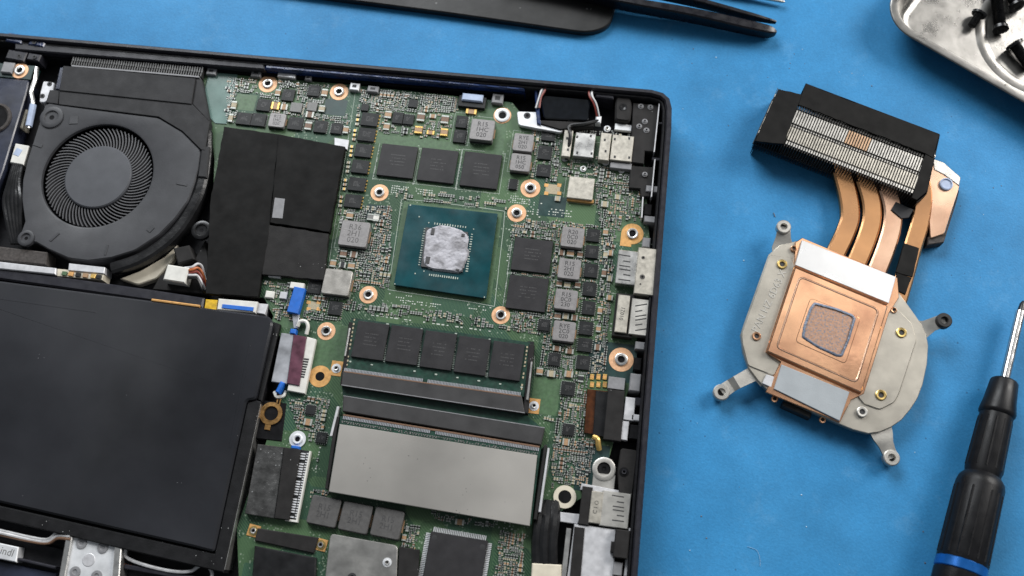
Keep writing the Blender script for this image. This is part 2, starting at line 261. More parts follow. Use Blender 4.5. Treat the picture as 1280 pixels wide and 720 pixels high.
# ------------------------------------------------------------------ mesh builder (millimetres)
def inset(pts, d):
    n = len(pts); out = []
    A = sum(pts[i][0] * pts[(i + 1) % n][1] - pts[(i + 1) % n][0] * pts[i][1] for i in range(n))
    s = 1 if A > 0 else -1
    for i in range(n):
        p0, p1, p2 = Vector(pts[i - 1][:2]), Vector(pts[i][:2]), Vector(pts[(i + 1) % n][:2])
        d1 = (p1 - p0).normalized(); d2 = (p2 - p1).normalized()
        n1 = Vector((-d1.y, d1.x)) * s; n2 = Vector((-d2.y, d2.x)) * s
        k = 1 + n1.dot(n2); mvec = (n1 + n2) / max(k, 0.35)
        out.append(p1 + mvec * d)
    return out
class MB:
    def __init__(s): s.v = []; s.f = []; s.m = []
    def face(s, idx, mi): s.f.append(tuple(idx)); s.m.append(mi)
    def ring(s, pts): b = len(s.v); s.v += [tuple(p) for p in pts]; return list(range(b, b + len(pts)))
    def loft(s, loops, mi, cap0=True, cap1=True, closed=True):
        rs = [s.ring(l) for l in loops]; n = len(rs[0])
        for a, b in zip(rs, rs[1:]):
            for i in range(n if closed else n - 1):
                j = (i + 1) % n; s.face((a[i], a[j], b[j], b[i]), mi)
        if cap0: s.face(rs[0][::-1], mi)
        if cap1: s.face(rs[-1], mi)
        return s
    def prism(s, pts, z0, z1, bev=0.0, mi=0, bottom=True):
        A = sum(pts[i][0] * pts[(i + 1) % len(pts)][1] - pts[(i + 1) % len(pts)][0] * pts[i][1] for i in range(len(pts)))
        if A < 0: pts = list(pts)[::-1]
        L = [[(p[0], p[1], z0) for p in pts]]
        if bev:
            L.append([(p[0], p[1], z1 - bev) for p in pts]); L.append([(p[0], p[1], z1) for p in inset(pts, bev)])
        else: L.append([(p[0], p[1], z1) for p in pts])
        return s.loft(L, mi, cap0=bottom)
    def box(s, cx, cy, w, h, z0, z1, bev=0.0, mi=0, rot=0.0, rnd=0.0):
        c, sn = math.cos(rot), math.sin(rot); P = []
        if rnd:
            for sx, sy, a0 in ((1, 1, 0), (-1, 1, 90), (-1, -1, 180), (1, -1, 270)):
                for k in range(4):
                    a = math.radians(a0 + k * 30); P.append((sx * (w / 2 - rnd) + rnd * math.cos(a), sy * (h / 2 - rnd) + rnd * math.sin(a)))
        else: P = [(w / 2, h / 2), (-w / 2, h / 2), (-w / 2, -h / 2), (w / 2, -h / 2)]
        return s.prism([(cx + x * c - y * sn, cy + x * sn + y * c) for x, y in P], z0, z1, bev, mi)
    def lathe(s, cx, cy, prof, n=20, mi=0, cap0=True, cap1=True, loop=False):
        L = [[(cx + r * math.cos(2 * math.pi * k / n), cy + r * math.sin(2 * math.pi * k / n), z) for k in range(n)] for r, z in prof]
        if loop: L.append(L[0]); cap0 = cap1 = False
        return s.loft(L, mi, cap0, cap1)
    def sweep(s, path, sect, mi=0, up=(0, 0, 1)):
        """sect(i) -> list of (across, up) offsets at path point i"""
        path = [Vector(p) for p in path]; L = []; n = len(path)
        for i, p in enumerate(path):
            t = (path[min(i + 1, n - 1)] - path[max(i - 1, 0)]).normalized()
            a = t.cross(Vector(up)).normalized(); b = a.cross(t).normalized()
            L.append([tuple(p + a * x + b * y) for x, y in sect(i)])
        return s.loft([l[::-1] for l in L], mi)
    def tube(s, path, r, n=7, mi=0):
        c = [(r * math.cos(2 * math.pi * k / n), r * math.sin(2 * math.pi * k / n)) for k in range(n)]
        return s.sweep(path, lambda i: c, mi)
    def centre(s):
        xs = [v[0] for v in s.v]; ys = [v[1] for v in s.v]; zs = [v[2] for v in s.v]
        return Vector(((min(xs) + max(xs)) / 2, (min(ys) + max(ys)) / 2, min(zs)))
    def mesh(s, name, mats, origin=(0, 0, 0), smooth=True):
        me = bpy.data.meshes.new(name); o = Vector(origin)
        me.from_pydata([tuple((Vector(v) - o) * S) for v in s.v], [], s.f)
        for mm in mats: me.materials.append(MATS[mm])
        me.polygons.foreach_set('material_index', s.m)
        if smooth:
            me.polygons.foreach_set('use_smooth', [True] * len(s.f)); me.update(); me.set_sharp_from_angle(angle=math.radians(34))
        me.update(); return me
    def build(s, name, mats, parent=None, origin=None, **k):
        if isinstance(mats, str): mats = [mats]
        o = s.centre() if origin is None else Vector(origin)
        return put(name, s.mesh(name, mats, o), o, parent, **k)
LOC = {}
def put(name, me, loc, parent=None, rot=0.0, kind=None, label=None):
    ob = bpy.data.objects.new(name, me); COL.objects.link(ob)
    loc = Vector(loc) * S; LOC[ob] = loc
    if parent is not None: ob.parent = parent; loc = loc - LOC[parent]
    ob.location = loc; ob.rotation_euler = (0, 0, rot)
    if kind: ob['kind'] = kind
    if label: ob['label'] = label
    return ob
def thing(name, label, cat, loc, group=None):
    e = put(name, None, loc); e.empty_display_size = 0.01; e['label'] = label; e['category'] = cat
    if group: e['group'] = group
    return e
def tag(o, label, cat, group=None):
    o['label'] = label; o['category'] = cat
    if group: o['group'] = group
    return o
def smoothpath(pts, k=6):
    P = [Vector(p) for p in pts]; P = [P[0] * 2 - P[1]] + P + [P[-1] * 2 - P[-2]]; out = []
    for i in range(1, len(P) - 2):
        for j in range(k):
            t = j / k; a, b, c, d = P[i - 1:i + 3]
            out.append(0.5 * (2 * b + (c - a) * t + (2 * a - 5 * b + 4 * c - d) * t * t + (3 * b - a - 3 * c + d) * t ** 3))
    out.append(P[-2]); return out
def roundpoly(pts, r, k=4):
    out = []; n = len(pts)
    for i in range(n):
        p0, p1, p2 = Vector(pts[i - 1][:2]), Vector(pts[i][:2]), Vector(pts[(i + 1) % n][:2])
        a = min(r, (p0 - p1).length * 0.45); b = min(r, (p2 - p1).length * 0.45)
        s0 = p1 + (p0 - p1).normalized() * a; s1 = p1 + (p2 - p1).normalized() * b
        for j in range(k + 1):
            t = j / k; out.append(s0 * (1 - t) ** 2 + p1 * 2 * t * (1 - t) + s1 * t * t)
    return out
def uneven(pts, amp=0.55, step=7.0):
    rr = random.Random(int(pts[0][0] * 7 + pts[0][1])); out = []
    for i in range(len(pts)):
        a, b = Vector(pts[i]), Vector(pts[(i + 1) % len(pts)]); n = max(1, int((b - a).length / step)); out.append(a)
        for j in range(1, n): out.append(a.lerp(b, j / n) + Vector((rr.uniform(-amp, amp), rr.uniform(-amp, amp))))
    return out
def slab(name, pts, z0, z1, mat, parent, bev=0.15, rnd=0.0, **k):
    """a flat piece whose outline is given by its top corners in photograph pixels"""
    if name in ('wrap_tape', 'insulating_film', 'pipe_tape'): pts = uneven(pts)
    P = WP(pts, z1)
    if rnd: P = roundpoly(P, rnd)
    return MB().prism(P, z0, z1, bev).build(name, mat, parent, **k)
OCC = {}
def occ_add(a, b, c, d):
    for i in range(int(a // 3), int(b // 3) + 1):
        for j in range(int(c // 3), int(d // 3) + 1): OCC.setdefault((i, j), []).append((a, b, c, d))
def occupy(p, w, h, pad=0.25): occ_add(p[0] - w / 2 - pad, p[0] + w / 2 + pad, p[1] - h / 2 - pad, p[1] + h / 2 + pad)
def free(x, y, w, h):
    for i in range(int((x - w / 2) // 3), int((x + w / 2) // 3) + 1):
        for j in range(int((y - h / 2) // 3), int((y + h / 2) // 3) + 1):
            for a, b, c, d in OCC.get((i, j), ()):
                if x + w / 2 > a and x - w / 2 < b and y + h / 2 > c and y - h / 2 < d: return False
    return True
def q(x, s=0.15): return max(s, round(x / s) * s)
CACHE = {}
def size(u, v, w, h, z):
    a, b = ppm(u, v, z); return q(w / a), q(h / b)
def shared(key, name, mats, fn):
    if key not in CACHE:
        mb = MB(); fn(mb); CACHE[key] = mb.mesh(name, mats)
    return CACHE[key]
def block(name, u, v, w, h, z0, z1, mat, parent, bev=0.12, rot=0.0, occ=True, rnd=0.0, **k):
    p = W(u, v, z1); wm, hm = size(u, v, w, h, z1)
    me = shared(('b', name, wm, hm, z0, z1, mat, bev, rnd), name, [mat], lambda m: m.box(0, 0, wm, hm, 0, z1 - z0, bev, 0, 0, rnd))
    if occ: occupy(p, wm, hm)
    return put(name, me, (p.x, p.y, z0), parent, math.radians(rot), **k)

# ================================================================== the mat
a = [(-700, 520), (-700, -420), (650, -420), (650, 520)]
mb = MB().prism(a, -2.0, 0.0, 0.0)
mat = mb.build('work_mat', 'blue_rubber', None, origin=(0, 0, -2)); mat['kind'] = 'structure'
mat['label'] = 'blue rubber work mat with fine specks and scuffs'

# ================================================================== the laptop
RIM = 14.0
lap = thing('laptop', 'opened black laptop base showing green circuit board, fan and black battery on the blue mat', 'laptop', (W(400, 380, 0).x, W(400, 380, 0).y, 0))
out = [(-170, 24), (0, 40), (400, 75), (815, 111), (829, 115), (837, 122), (840, 134), (839.5, 160), (825, 350), (796, 735), (785, 900), (300, 960), (-170, 960)]
OUT = WP(out, RIM)
INN = inset(OUT, 2.1)
ch = MB().prism(OUT, 0.4, 3.0, 0.0, 0)
ch = ch.build('chassis', ['black_plastic'], lap, origin=(LOC[lap].x * 1000, LOC[lap].y * 1000, 0.4))
def ringwall(outer, inner, z0, z1, bev):
    m = MB(); n = len(outer)
    Lo = [[(p[0], p[1], z0) for p in outer], [(p[0], p[1], z1 - bev) for p in outer], [(p[0], p[1], z1) for p in inset(outer, bev)],
          [(p[0], p[1], z1) for p in inset(inner, -bev * 0.6)], [(p[0], p[1], z1 - bev) for p in inner], [(p[0], p[1], z0) for p in inner]]
    if sum(outer[i][0] * outer[(i + 1) % n][1] - outer[(i + 1) % n][0] * outer[i][1] for i in range(n)) < 0: Lo = [l[::-1] for l in Lo]
    m.loft(Lo, 0, False, False); return m
ringwall(OUT, INN, 3.0, RIM, 0.7).build('rim_wall', ['rim_plastic'], ch)
IN2 = inset(OUT, 3.3)
ringwall(inset(OUT, 2.15), IN2, 3.0, 12.4, 0.4).build('inner_lip', ['black_plastic'], ch)

# --- exhaust strip along the back edge
slab('hinge_cover', [(18, 50), (330, 77), (331, 87), (18, 62)], 4, 12.2, 'rim_plastic', lap, 0.5)
strip = slab('exhaust_strip', [(331, 77), (656, 105), (656, 113), (331, 86)], 4, 12.0, 'navy_reflection', lap, 0.6)
for k in range(13):
    t = (k + 0.5) / 13
    block('strip_rib', 335 + 318 * t, 83.5 + 27.5 * t, 15, 2.2, 12.0, 12.5, 'navy_reflection', strip, 0.15, occ=False)
slab('back_groove', [(40, 66), (655, 116), (655, 120), (40, 71)], 3.5, 9.0, 'pit_black', lap, 0.2)

# --- circuit board
bpts = [(256, 90), (300, 94), (440, 106), (560, 119), (640, 128), (660, 152), (700, 165), (745, 170), (803, 176), (808, 240), (812, 300), (797, 420), (790, 470), (752, 606), (700, 640), (690, 760),
        (300, 760), (296, 660), (330, 560), (352, 495), (352, 430), (345, 402), (330, 372), (262, 362), (268, 200), (264, 157), (248, 136)]
board = MB().prism(WP(bpts, ZB), ZB - 1.2, ZB, 0.05).build('motherboard', 'board_green', lap)
board['label'] = 'green motherboard crowded with chips'
Z = ZB
slab('board_film', [(261, 90), (297, 93), (283, 155), (269, 154), (251, 136)], Z + 0.004, Z + 0.3, 'teal_film', board, 0.08)

# helper pieces on the board -------------------------------------------------
def ringpiece(u, v, r, mat='copper_ring', hole='steel', rin=0.55, name='mounting_ring', z=None):
    z = Z if z is None else z
    p = W(u, v, z); a, b = ppm(u, v, z); R = q(r / ((a + b) / 2), 0.1)
    def f(m):
        m.lathe(0, 0, [(R, 0.004), (R, 0.10), (R * rin, 0.12), (R * rin, 0.004)], 28, 0, loop=True)
        if hole:
            m.lathe(0, 0, [(R * rin, 0.0), (R * rin, 0.55), (R * rin * 0.9, 0.65), (R * rin * 0.62, 0.6), (R * rin * 0.5, 0.2), (R * rin * 0.5, 0.02)], 24, 1, cap0=False, cap1=False)
        m.lathe(0, 0, [(R * rin * (0.55 if hole else 1.0), 0.03), (0.01, 0.03)], 20, 2, cap0=False, cap1=True)
    me = shared(('ring', R, mat, hole, rin), name, [mat, hole or mat, 'pit_black'], f)
    occupy(p, 2 * R, 2 * R)
    return put(name, me, (p.x, p.y, z), board)
def ic(u, v, w, h, pins='lr', z=0.95, mat='chip_dark', name='controller_chip', pin='solder', rot=0.0, dot=False, n=None, par=None, base=None):
    zb = Z if base is None else base
    p = W(u, v, zb + z); wm, hm = size(u, v, w, h, zb + z)
    def f(m):
        m.box(0, 0, wm, hm, 0.08, z, 0.12, 0)
        pitch = 0.65 if max(wm, hm) > 3 else 0.5
        if 'l' in pins or 'r' in pins:
            c = n or max(2, int(hm / pitch))
            for k in range(c):
                y = -hm / 2 + hm * (k + 0.5) / c
                if 'l' in pins: m.box(-wm / 2 - 0.12, y, 0.55, hm / c * 0.5, 0.0, 0.22, 0, 1)
                if 'r' in pins: m.box(wm / 2 + 0.12, y, 0.55, hm / c * 0.5, 0.0, 0.22, 0, 1)
        if 't' in pins:
            c = n or max(2, int(wm / pitch))
            for k in range(c):
                x = -wm / 2 + wm * (k + 0.5) / c
                m.box(x, hm / 2 + 0.12, wm / c * 0.5, 0.55, 0, 0.22, 0, 1); m.box(x, -hm / 2 - 0.12, wm / c * 0.5, 0.55, 0, 0.22, 0, 1)
        if dot: m.lathe(-wm * 0.34, hm * 0.34, [(0.22, z + 0.004), (0.01, z + 0.004)], 10, 2, cap0=False)
        if wm > 3.5:
            rr = random.Random(int(wm * 100 + hm))
            for i in range(4):
                x = -wm * 0.2
                while x < wm * 0.2:
                    l = rr.uniform(0.15, 0.5)
                    if rr.random() < 0.75: m.box(x + l / 2, hm * (0.18 - 0.1 * i), l, 0.32, z + 0.003, z + 0.006, 0, 2)
                    x += l + 0.18
    me = shared(('ic', wm, hm, pins, z, mat, pin, dot, n, name), name, [mat, pin, 'chip_mark'], f)
    occupy(p, wm + 0.7, hm + 0.4)
    return put(name, me, (p.x, p.y, zb), par or board, math.radians(rot))
def textmesh(lines, size_mm, mat, depth=0.02):
    cu = bpy.data.curves.new('marking', 'FONT'); cu.body = lines; cu.size = size_mm * S; cu.align_x = 'CENTER'; cu.align_y = 'CENTER'
    cu.extrude = depth * S / 2; cu.resolution_u = 2; cu.space_line = 0.85
    ob = bpy.data.objects.new('marking', cu); COL.objects.link(ob)
    me = bpy.data.meshes.new_from_object(ob.evaluated_get(bpy.context.evaluated_depsgraph_get()))
    bpy.data.objects.remove(ob); me.materials.clear(); me.materials.append(MATS[mat]); return me
TXT = {}
def marking(lines, size_mm, mat, loc, parent, rot=0.0, depth=0.03):
    k = (lines, size_mm, mat)
    if k not in TXT: bpy.context.view_layer.update(); TXT[k] = textmesh(lines, size_mm, mat, depth)
    return put('marking', TXT[k], loc, parent, rot)
def inductor(u, v, w, h, mat='inductor_grey', z=2.6, text=None, rot=0.0, terminal=True, ink='ink'):
    p = W(u, v, Z + z); wm, hm = size(u, v, w, h, Z + z)
    def f(m):
        m.box(0, 0, wm, hm, 0.1, z, 0.22, 0, rnd=min(0.7, wm * 0.12))
        m.box(0, 0, wm - 0.3, hm + 0.34, 0.0, 1.0, 0.05, 1)
        if terminal:
            m.box(wm / 2 + 0.12, 0, 0.5, hm * 0.45, 0, 0.5, 0.05, 2); m.box(-wm / 2 - 0.12, 0, 0.5, hm * 0.45, 0, 0.5, 0.05, 2)
    me = shared(('ind', wm, hm, z, mat, terminal), 'power_inductor', [mat, 'part_black', 'cap_tan'], f)
    occupy(p, wm + 0.6, hm + 0.4)
    o = put('power_inductor', me, (p.x, p.y, Z), board, math.radians(rot))
    if text:
        t = marking(text, q(hm * 0.30, 0.1), ink, (p.x, p.y, Z + z + 0.012), board, math.radians(rot))
    return o
def cap(u, v, w, h, mat='cap_tan', z=0.9, name='capacitor', ends='x', end='solder'):
    p = W(u, v, Z + z); wm, hm = size(u, v, w, h, Z + z)
    def f(m):
        if ends == 'x':
            m.box(0, 0, wm * 0.55, hm, 0, z, 0.06, 0)
            for s in (-1, 1): m.box(s * wm * 0.39, 0, wm * 0.22, hm + 0.04, 0, z + 0.03, 0.05, 1)
        else:
            m.box(0, 0, wm, hm * 0.55, 0, z, 0.06, 0)
            for s in (-1, 1): m.box(0, s * hm * 0.39, wm + 0.04, hm * 0.22, 0, z + 0.03, 0.05, 1)
    me = shared(('cap', wm, hm, mat, z, ends, end), name, [mat, end], f)
    occupy(p, wm, hm)
    return put(name, me, (p.x, p.y, Z), board)
M('pad_tin', (0.50, 0.53, 0.48), 0.45, metal=0.2, var=0.25, scale=3000)
M('pin_grey', (0.36, 0.37, 0.40), 0.4, metal=0.4)
SILK = MB(); PADS = MB()
def silk_box(u, v, w, h, t=0.16, z=0.012, gap=0.0):
    p = W(u, v, Z); wm, hm = size(u, v, w, h, Z)
    for sx in (-1, 1): SILK.box(p.x + sx * wm / 2, p.y, t, hm + t * 0.99, Z + 0.003, Z + z)
    for sy in (-1, 1): SILK.box(p.x, p.y + sy * hm / 2, wm - t, t, Z + 0.003, Z + z)
def silk_line(a, b, t=0.16):
    p, r = W(*a), W(*b); d = (r - p).xy; n = Vector((-d.y, d.x)).normalized() * t / 2
    SILK.prism([p.xy + n, p.xy - n, r.xy - n, r.xy + n], Z + 0.003, Z + 0.013)
def pads(u, v, w, h, pitch=0.75, s=0.42, prob=0.85, mb=None, mi=0, z=0.05):
    mb = mb or PADS; p = W(u, v, Z); a, b = ppm(u, v); wm, hm = w / a, h / b
    nx, ny = max(1, int(wm / pitch)), max(1, int(hm / pitch))
    for i in range(nx):
        for j in range(ny):
            if random.random() < prob:
                x = p.x - wm / 2 + (i + 0.5) * wm / nx; y = p.y - hm / 2 + (j + 0.5) * hm / ny
                if free(x, y, s, s): mb.box(x, y, s * random.choice((1, 1, 1.5)), s * random.choice((1, 1, 0.7)), Z + 0.002, Z + z, 0, mi)

# --- mounting rings
for u, v, r in ((335, 105, 11), (424, 115, 11), (474.5, 241, 11), (460.5, 368.5, 11.2), (626, 394, 11.4), (646, 266.5, 11.4), (663, 235.5, 11.8), (408, 414, 11.3)):
    ringpiece(u, v, r)
ringpiece(628, 144.5, 10.5, 'copper_ring', 'white_metal', 0.85)
ringpiece(400, 470.5, 13.5, 'gold_pad', None, 0.42)
ringpiece(776.5, 449.5, 15.2, 'copper_ring', 'steel', 0.52)
ringpiece(706, 621, 14.5, 'cream_plastic', None, 0.58, z=Z + 0.6)
p = W(790.5, 292.5); mb = MB(); R = 14 / ppm(790, 292)[0]
pts = [(R * math.cos(t), R * math.sin(t)) for t in [math.radians(-90 + 15 * k) for k in range(19)]]
pts = pts + [(-R, -R * 1.25), (0.02, -R * 1.25)]
mb.prism(pts, 0.004, 0.12, 0.03, 0); mb.lathe(0, 0, [(R * 0.5, 0.1), (R * 0.5, 0.7), (R * 0.42, 0.75), (R * 0.32, 0.6), (R * 0.3, 0.2)], 24, 1, cap0=False, cap1=False)
mb.lathe(0, 0, [(R * 0.36, 0.2), (0.01, 0.2)], 20, 2, cap0=False)
put('grounding_tab', mb.mesh('grounding_tab', ['gold_pad', 'steel', 'pit_black']), (p.x, p.y, Z), board); occupy(p, 2 * R, 2.4 * R)

# --- graphics processor
pk = [(510.5, 255), (622, 267), (607.5, 373), (492, 356)]
gp = slab('graphics_processor', pk, Z + 0.5, Z + 1.75, 'package_blue', lap, 0.12); gp['label'] = 'blue green graphics processor package smeared with grey thermal paste'
pc = W(558, 313); occupy(pc, 36, 35)
slab('package_underfill', [(514, 259), (618, 270), (604, 369), (496, 353)], Z + 0.003, Z + 0.52, 'chip_dark', gp, 0)
ZP = Z + 1.75
slab('silicon_die', [(532, 284), (585, 290), (578, 340), (526, 333)], ZP - 0.3, ZP + 0.75, 'paste_dark', gp, 0.05)
# smeared paste: an uneven skin over the die
ol = [(533, 286), (545, 282), (551, 280), (566, 283), (577, 287), (585, 292), (586, 303), (583, 309), (587, 313), (585, 320), (580, 332), (578, 339), (572, 341), (562, 339), (545, 337), (537, 336), (529, 331), (528, 320), (530, 306), (531, 293)]
OL = roundpoly(WP(ol, ZP + 1), 1.2, 2)
def inside(P, x, y):
    c = False; n = len(P)
    for i in range(n):
        x1, y1 = P[i][0], P[i][1]; x2, y2 = P[i - 1][0], P[i - 1][1]
        if (y1 > y) != (y2 > y) and x < (x2 - x1) * (y - y1) / (y2 - y1) + x1: c = not c
    return c
from mathutils import noise as mn
def blob(name, OLP, z0, h, cells, mats, parent, rough=0.25, hole=None, **k):
    mb = MB(); xs = [p[0] for p in OLP]; ys = [p[1] for p in OLP]; x0, x1, y0, y1 = min(xs), max(xs), min(ys), max(ys); st = (x1 - x0) / cells
    ny = int((y1 - y0) / st) + 3; idx = {}
    def edge(x, y):
        P = Vector((x, y)); d = 9e9
        for i in range(len(OLP)):
            a, b = Vector(OLP[i - 1][:2]), Vector(OLP[i][:2]); t = max(0, min(1, (P - a).dot(b - a) / max(1e-9, (b - a).length_squared)))
            d = min(d, (a + (b - a) * t - P).length)
        return d
    def vert(i, j):
        if (i, j) not in idx:
            x, y = x0 + i * st, y0 + j * st; d = edge(x, y) if inside(OLP, x, y) else 0
            hh = h * min(1, d / 0.45) ** 0.6 * (1 + rough * mn.noise(Vector((x * 0.9, y * 0.9, z0))) + rough * mn.noise(Vector((x * 2.6, y * 2.6, 3))))
            idx[(i, j)] = len(mb.v); mb.v.append((x, y, z0 + hh))
        return idx[(i, j)]
    for i in range(-1, cells + 1):
        for j in range(-1, ny):
            x, y = x0 + (i + 0.5) * st, y0 + (j + 0.5) * st
            if inside(OLP, x, y) and not (hole and inside(hole, x, y)): mb.face((vert(i, j), vert(i + 1, j), vert(i + 1, j + 1), vert(i, j + 1)), 0)
    return mb.build(name, mats, parent, **k)
blob('thermal_paste', OL, ZP + 0.02, 1.0, 56, ['paste'], gp, 0.16)
for u, v, w, h in ((541, 289, 4, 8), (579, 294, 4, 3.5), (534.5, 325, 5, 9), (572, 337, 4, 2)):
    block('bare_die_patch', u, v, w, h, ZP + 0.5, ZP + 1.22, 'paste_dark', gp, 0.05, occ=False)
def dots(parent, z, segs, w, h, mat, name):
    mb = MB()
    for (u0, v0), (u1, v1), n in segs:
        for k in range(n):
            if random.random() < 0.88:
                t = k / max(1, n - 1); p = W(u0 + (u1 - u0) * t, v0 + (v1 - v0) * t, z); mb.box(p.x, p.y, w * random.uniform(0.7, 1.1), h * random.uniform(0.7, 1.1), z - 0.05, z + 0.12)
    o = mb.build(name, [mat], parent); o['kind'] = 'stuff'; return o
dots(gp, ZP, [((543.5, 279.5), (582, 284), 13), ((537, 343.5), (572, 348), 14)], 0.42, 0.85, 'silk', 'package_capacitors')
dots(gp, ZP, [((531, 286), (524, 331), 16), ((590, 293), (583.5, 339), 16)], 0.85, 0.42, 'silk', 'package_capacitors')
dots(gp, ZP, [((536, 278.5), (592, 286.5), 2), ((524, 271), (602, 281), 2), ((513, 256.5), (620, 268), 2), ((493.5, 355), (605.5, 371.5), 2), ((513, 342), (519, 342), 2), ((530, 339), (578, 346), 2)], 0.5, 0.5, 'silk', 'alignment_marks')
for a, b in (((502, 249), (530, 251)), ((530, 251), (604, 260)), ((604, 260), (631, 264)), ((631, 264), (629, 288)), ((629, 288), (618, 383)), ((618, 383), (586, 377)), ((586, 377), (510, 366)), ((510, 366), (485, 362)), ((485, 362), (489, 338)), ((489, 338), (502, 249))):
    silk_line(a, b, 0.2)
MB().loft([[(*p, Z + 0.003) for p in WP([(505, 252), (628, 266), (613, 380), (486, 360)], Z)][::-1], [(*p, Z + 0.02) for p in WP([(505, 252), (628, 266), (613, 380), (486, 360)], Z)][::-1]], 0).build('processor_outline', ['pad_green'], board)

# --- video memory
for u, v, w, h in ((496.5, 201, 45, 40), (547, 206.7, 46, 41), (601, 212.5, 47, 43), (665, 319, 48, 41), (659, 366.5, 49, 42)):
    o = ic(u, v, w, h, '', 1.15, 'chip_black', 'memory_chip'); silk_box(u, v + 1.5, w + 7, h + 8)
    pads(u, v + h / 2 + 3.5, w, 3, 0.6, 0.3, 0.6); pads(u - w / 2 - 4, v + 4, 3, h, 0.6, 0.32, 0.6); pads(u + w / 2 + 1, v, 3, h, 0.6, 0.32, 0.6)
# --- column of power transistors
for u, v in ((462, 149), (458, 168), (454, 188), (450, 208), (446, 230), (441, 251)):
    ic(u, v, 21, 16.5, 'r', 1.0, 'chip_dark', 'power_transistor', 'gold', n=4)
    for k in range(3): cap(u - 14.5 - k * 0.7, v - 5 + 5.5 * k, 4.5, 3.2, random.choice(('cap_beige', 'gold', 'cap_tan')), 0.5)
# --- power inductors
inductor(602.5, 162, 29, 26, 'inductor_grey', 3.0, 'R15\n1HC\n020')
inductor(654, 178, 25, 22, 'inductor_grey', 2.7, 'RYE\n2H1\n020'); inductor(650.5, 203, 25, 22, 'inductor_grey', 2.7, 'R15\n1HC\n050')
for (u, v), t in zip(((715.6, 296.5), (711.6, 336), (707.4, 374.5), (705, 414)), ('R20\n0C0\n020', 'R15\n2H1\n020', 'R15\n0C0\n230', 'RYE\n2C0\n020')):
    inductor(u, v, 28, 25, 'inductor_grey', 2.7, t)
inductor(346, 150, 20, 18, 'inductor_grey', 1.9, 'R15\n1HC\n020')
inductor(442.5, 292, 35, 32, 'inductor_grey', 2.6, 'R36\n2H1\n020', ink='inductor_dark')
inductor(421, 352.5, 34, 32, 'inductor_pale', 2.8)
for u, v in ((404.6, 639), (444, 647), (484, 654)): inductor(u, v, 37, 36, 'inductor_dark', 2.4, 'R15\n2H1', rot=-3, ink='chip_mark')
# --- driver chips
for u, v, w, h in ((741.6, 294, 16, 16), (740, 314.5, 16, 16), (738.8, 338, 17, 17), (737, 361.5, 17, 17), (735.7, 384.7, 16, 17), (732.5, 410, 17, 17), (731, 431, 18, 17), (729, 453, 17, 18)):
    ic(u, v, w, h, 'lr', 0.95, 'chip_dark', 'power_transistor')
for u, v, w, h, pn in ((304.5, 148, 18, 15, 'r'), (323, 149.5, 18, 16, 'r'), (369, 154, 18, 16, 'r'), (400.5, 158, 16, 15, 'r'), (420.5, 160.5, 14, 13, 'lr'), (329.5, 131, 17, 15, 'r'), (360, 118.5, 15, 15, ''), (392, 113, 15, 14, 'lrt'),
                       (497, 147, 13, 14, 't'), (510.5, 149, 13, 13, 't'), (516, 129, 11, 10, 'lr'), (456, 134, 9, 9, ''), (577, 152, 14, 15, 'r'), (574.5, 170, 15, 16, 'r'), (685.5, 169, 17, 14, 'lr'), (681, 190.5, 17, 17, 'lr'),
                       (679.5, 213, 17, 15, 'lr'), (641.5, 230, 10, 13, 'lr'), (680, 406, 15, 15, 'lrt'), (693, 449, 15, 16, 'lrt'), (710, 485.5, 17, 17, 'lrt'), (710.5, 537, 15, 15, 'lrt'), (393, 359, 16, 16, 'lrt'),
                       (418.7, 385, 16, 17, 'lr'), (388, 512, 12, 12, 'lrt'), (401.5, 547, 13, 14, 'lrt'), (663, 431, 8, 9, '')):
    ic(u, v, w, h, pn, 0.9, dot=(w > 14))
for u, v, w, h, m in ((370, 134, 14, 12, 'part_grey'), (390, 133, 12, 11, 'part_grey')): block('crystal_can', u, v, w, h, Z, Z + 0.9, m, board)
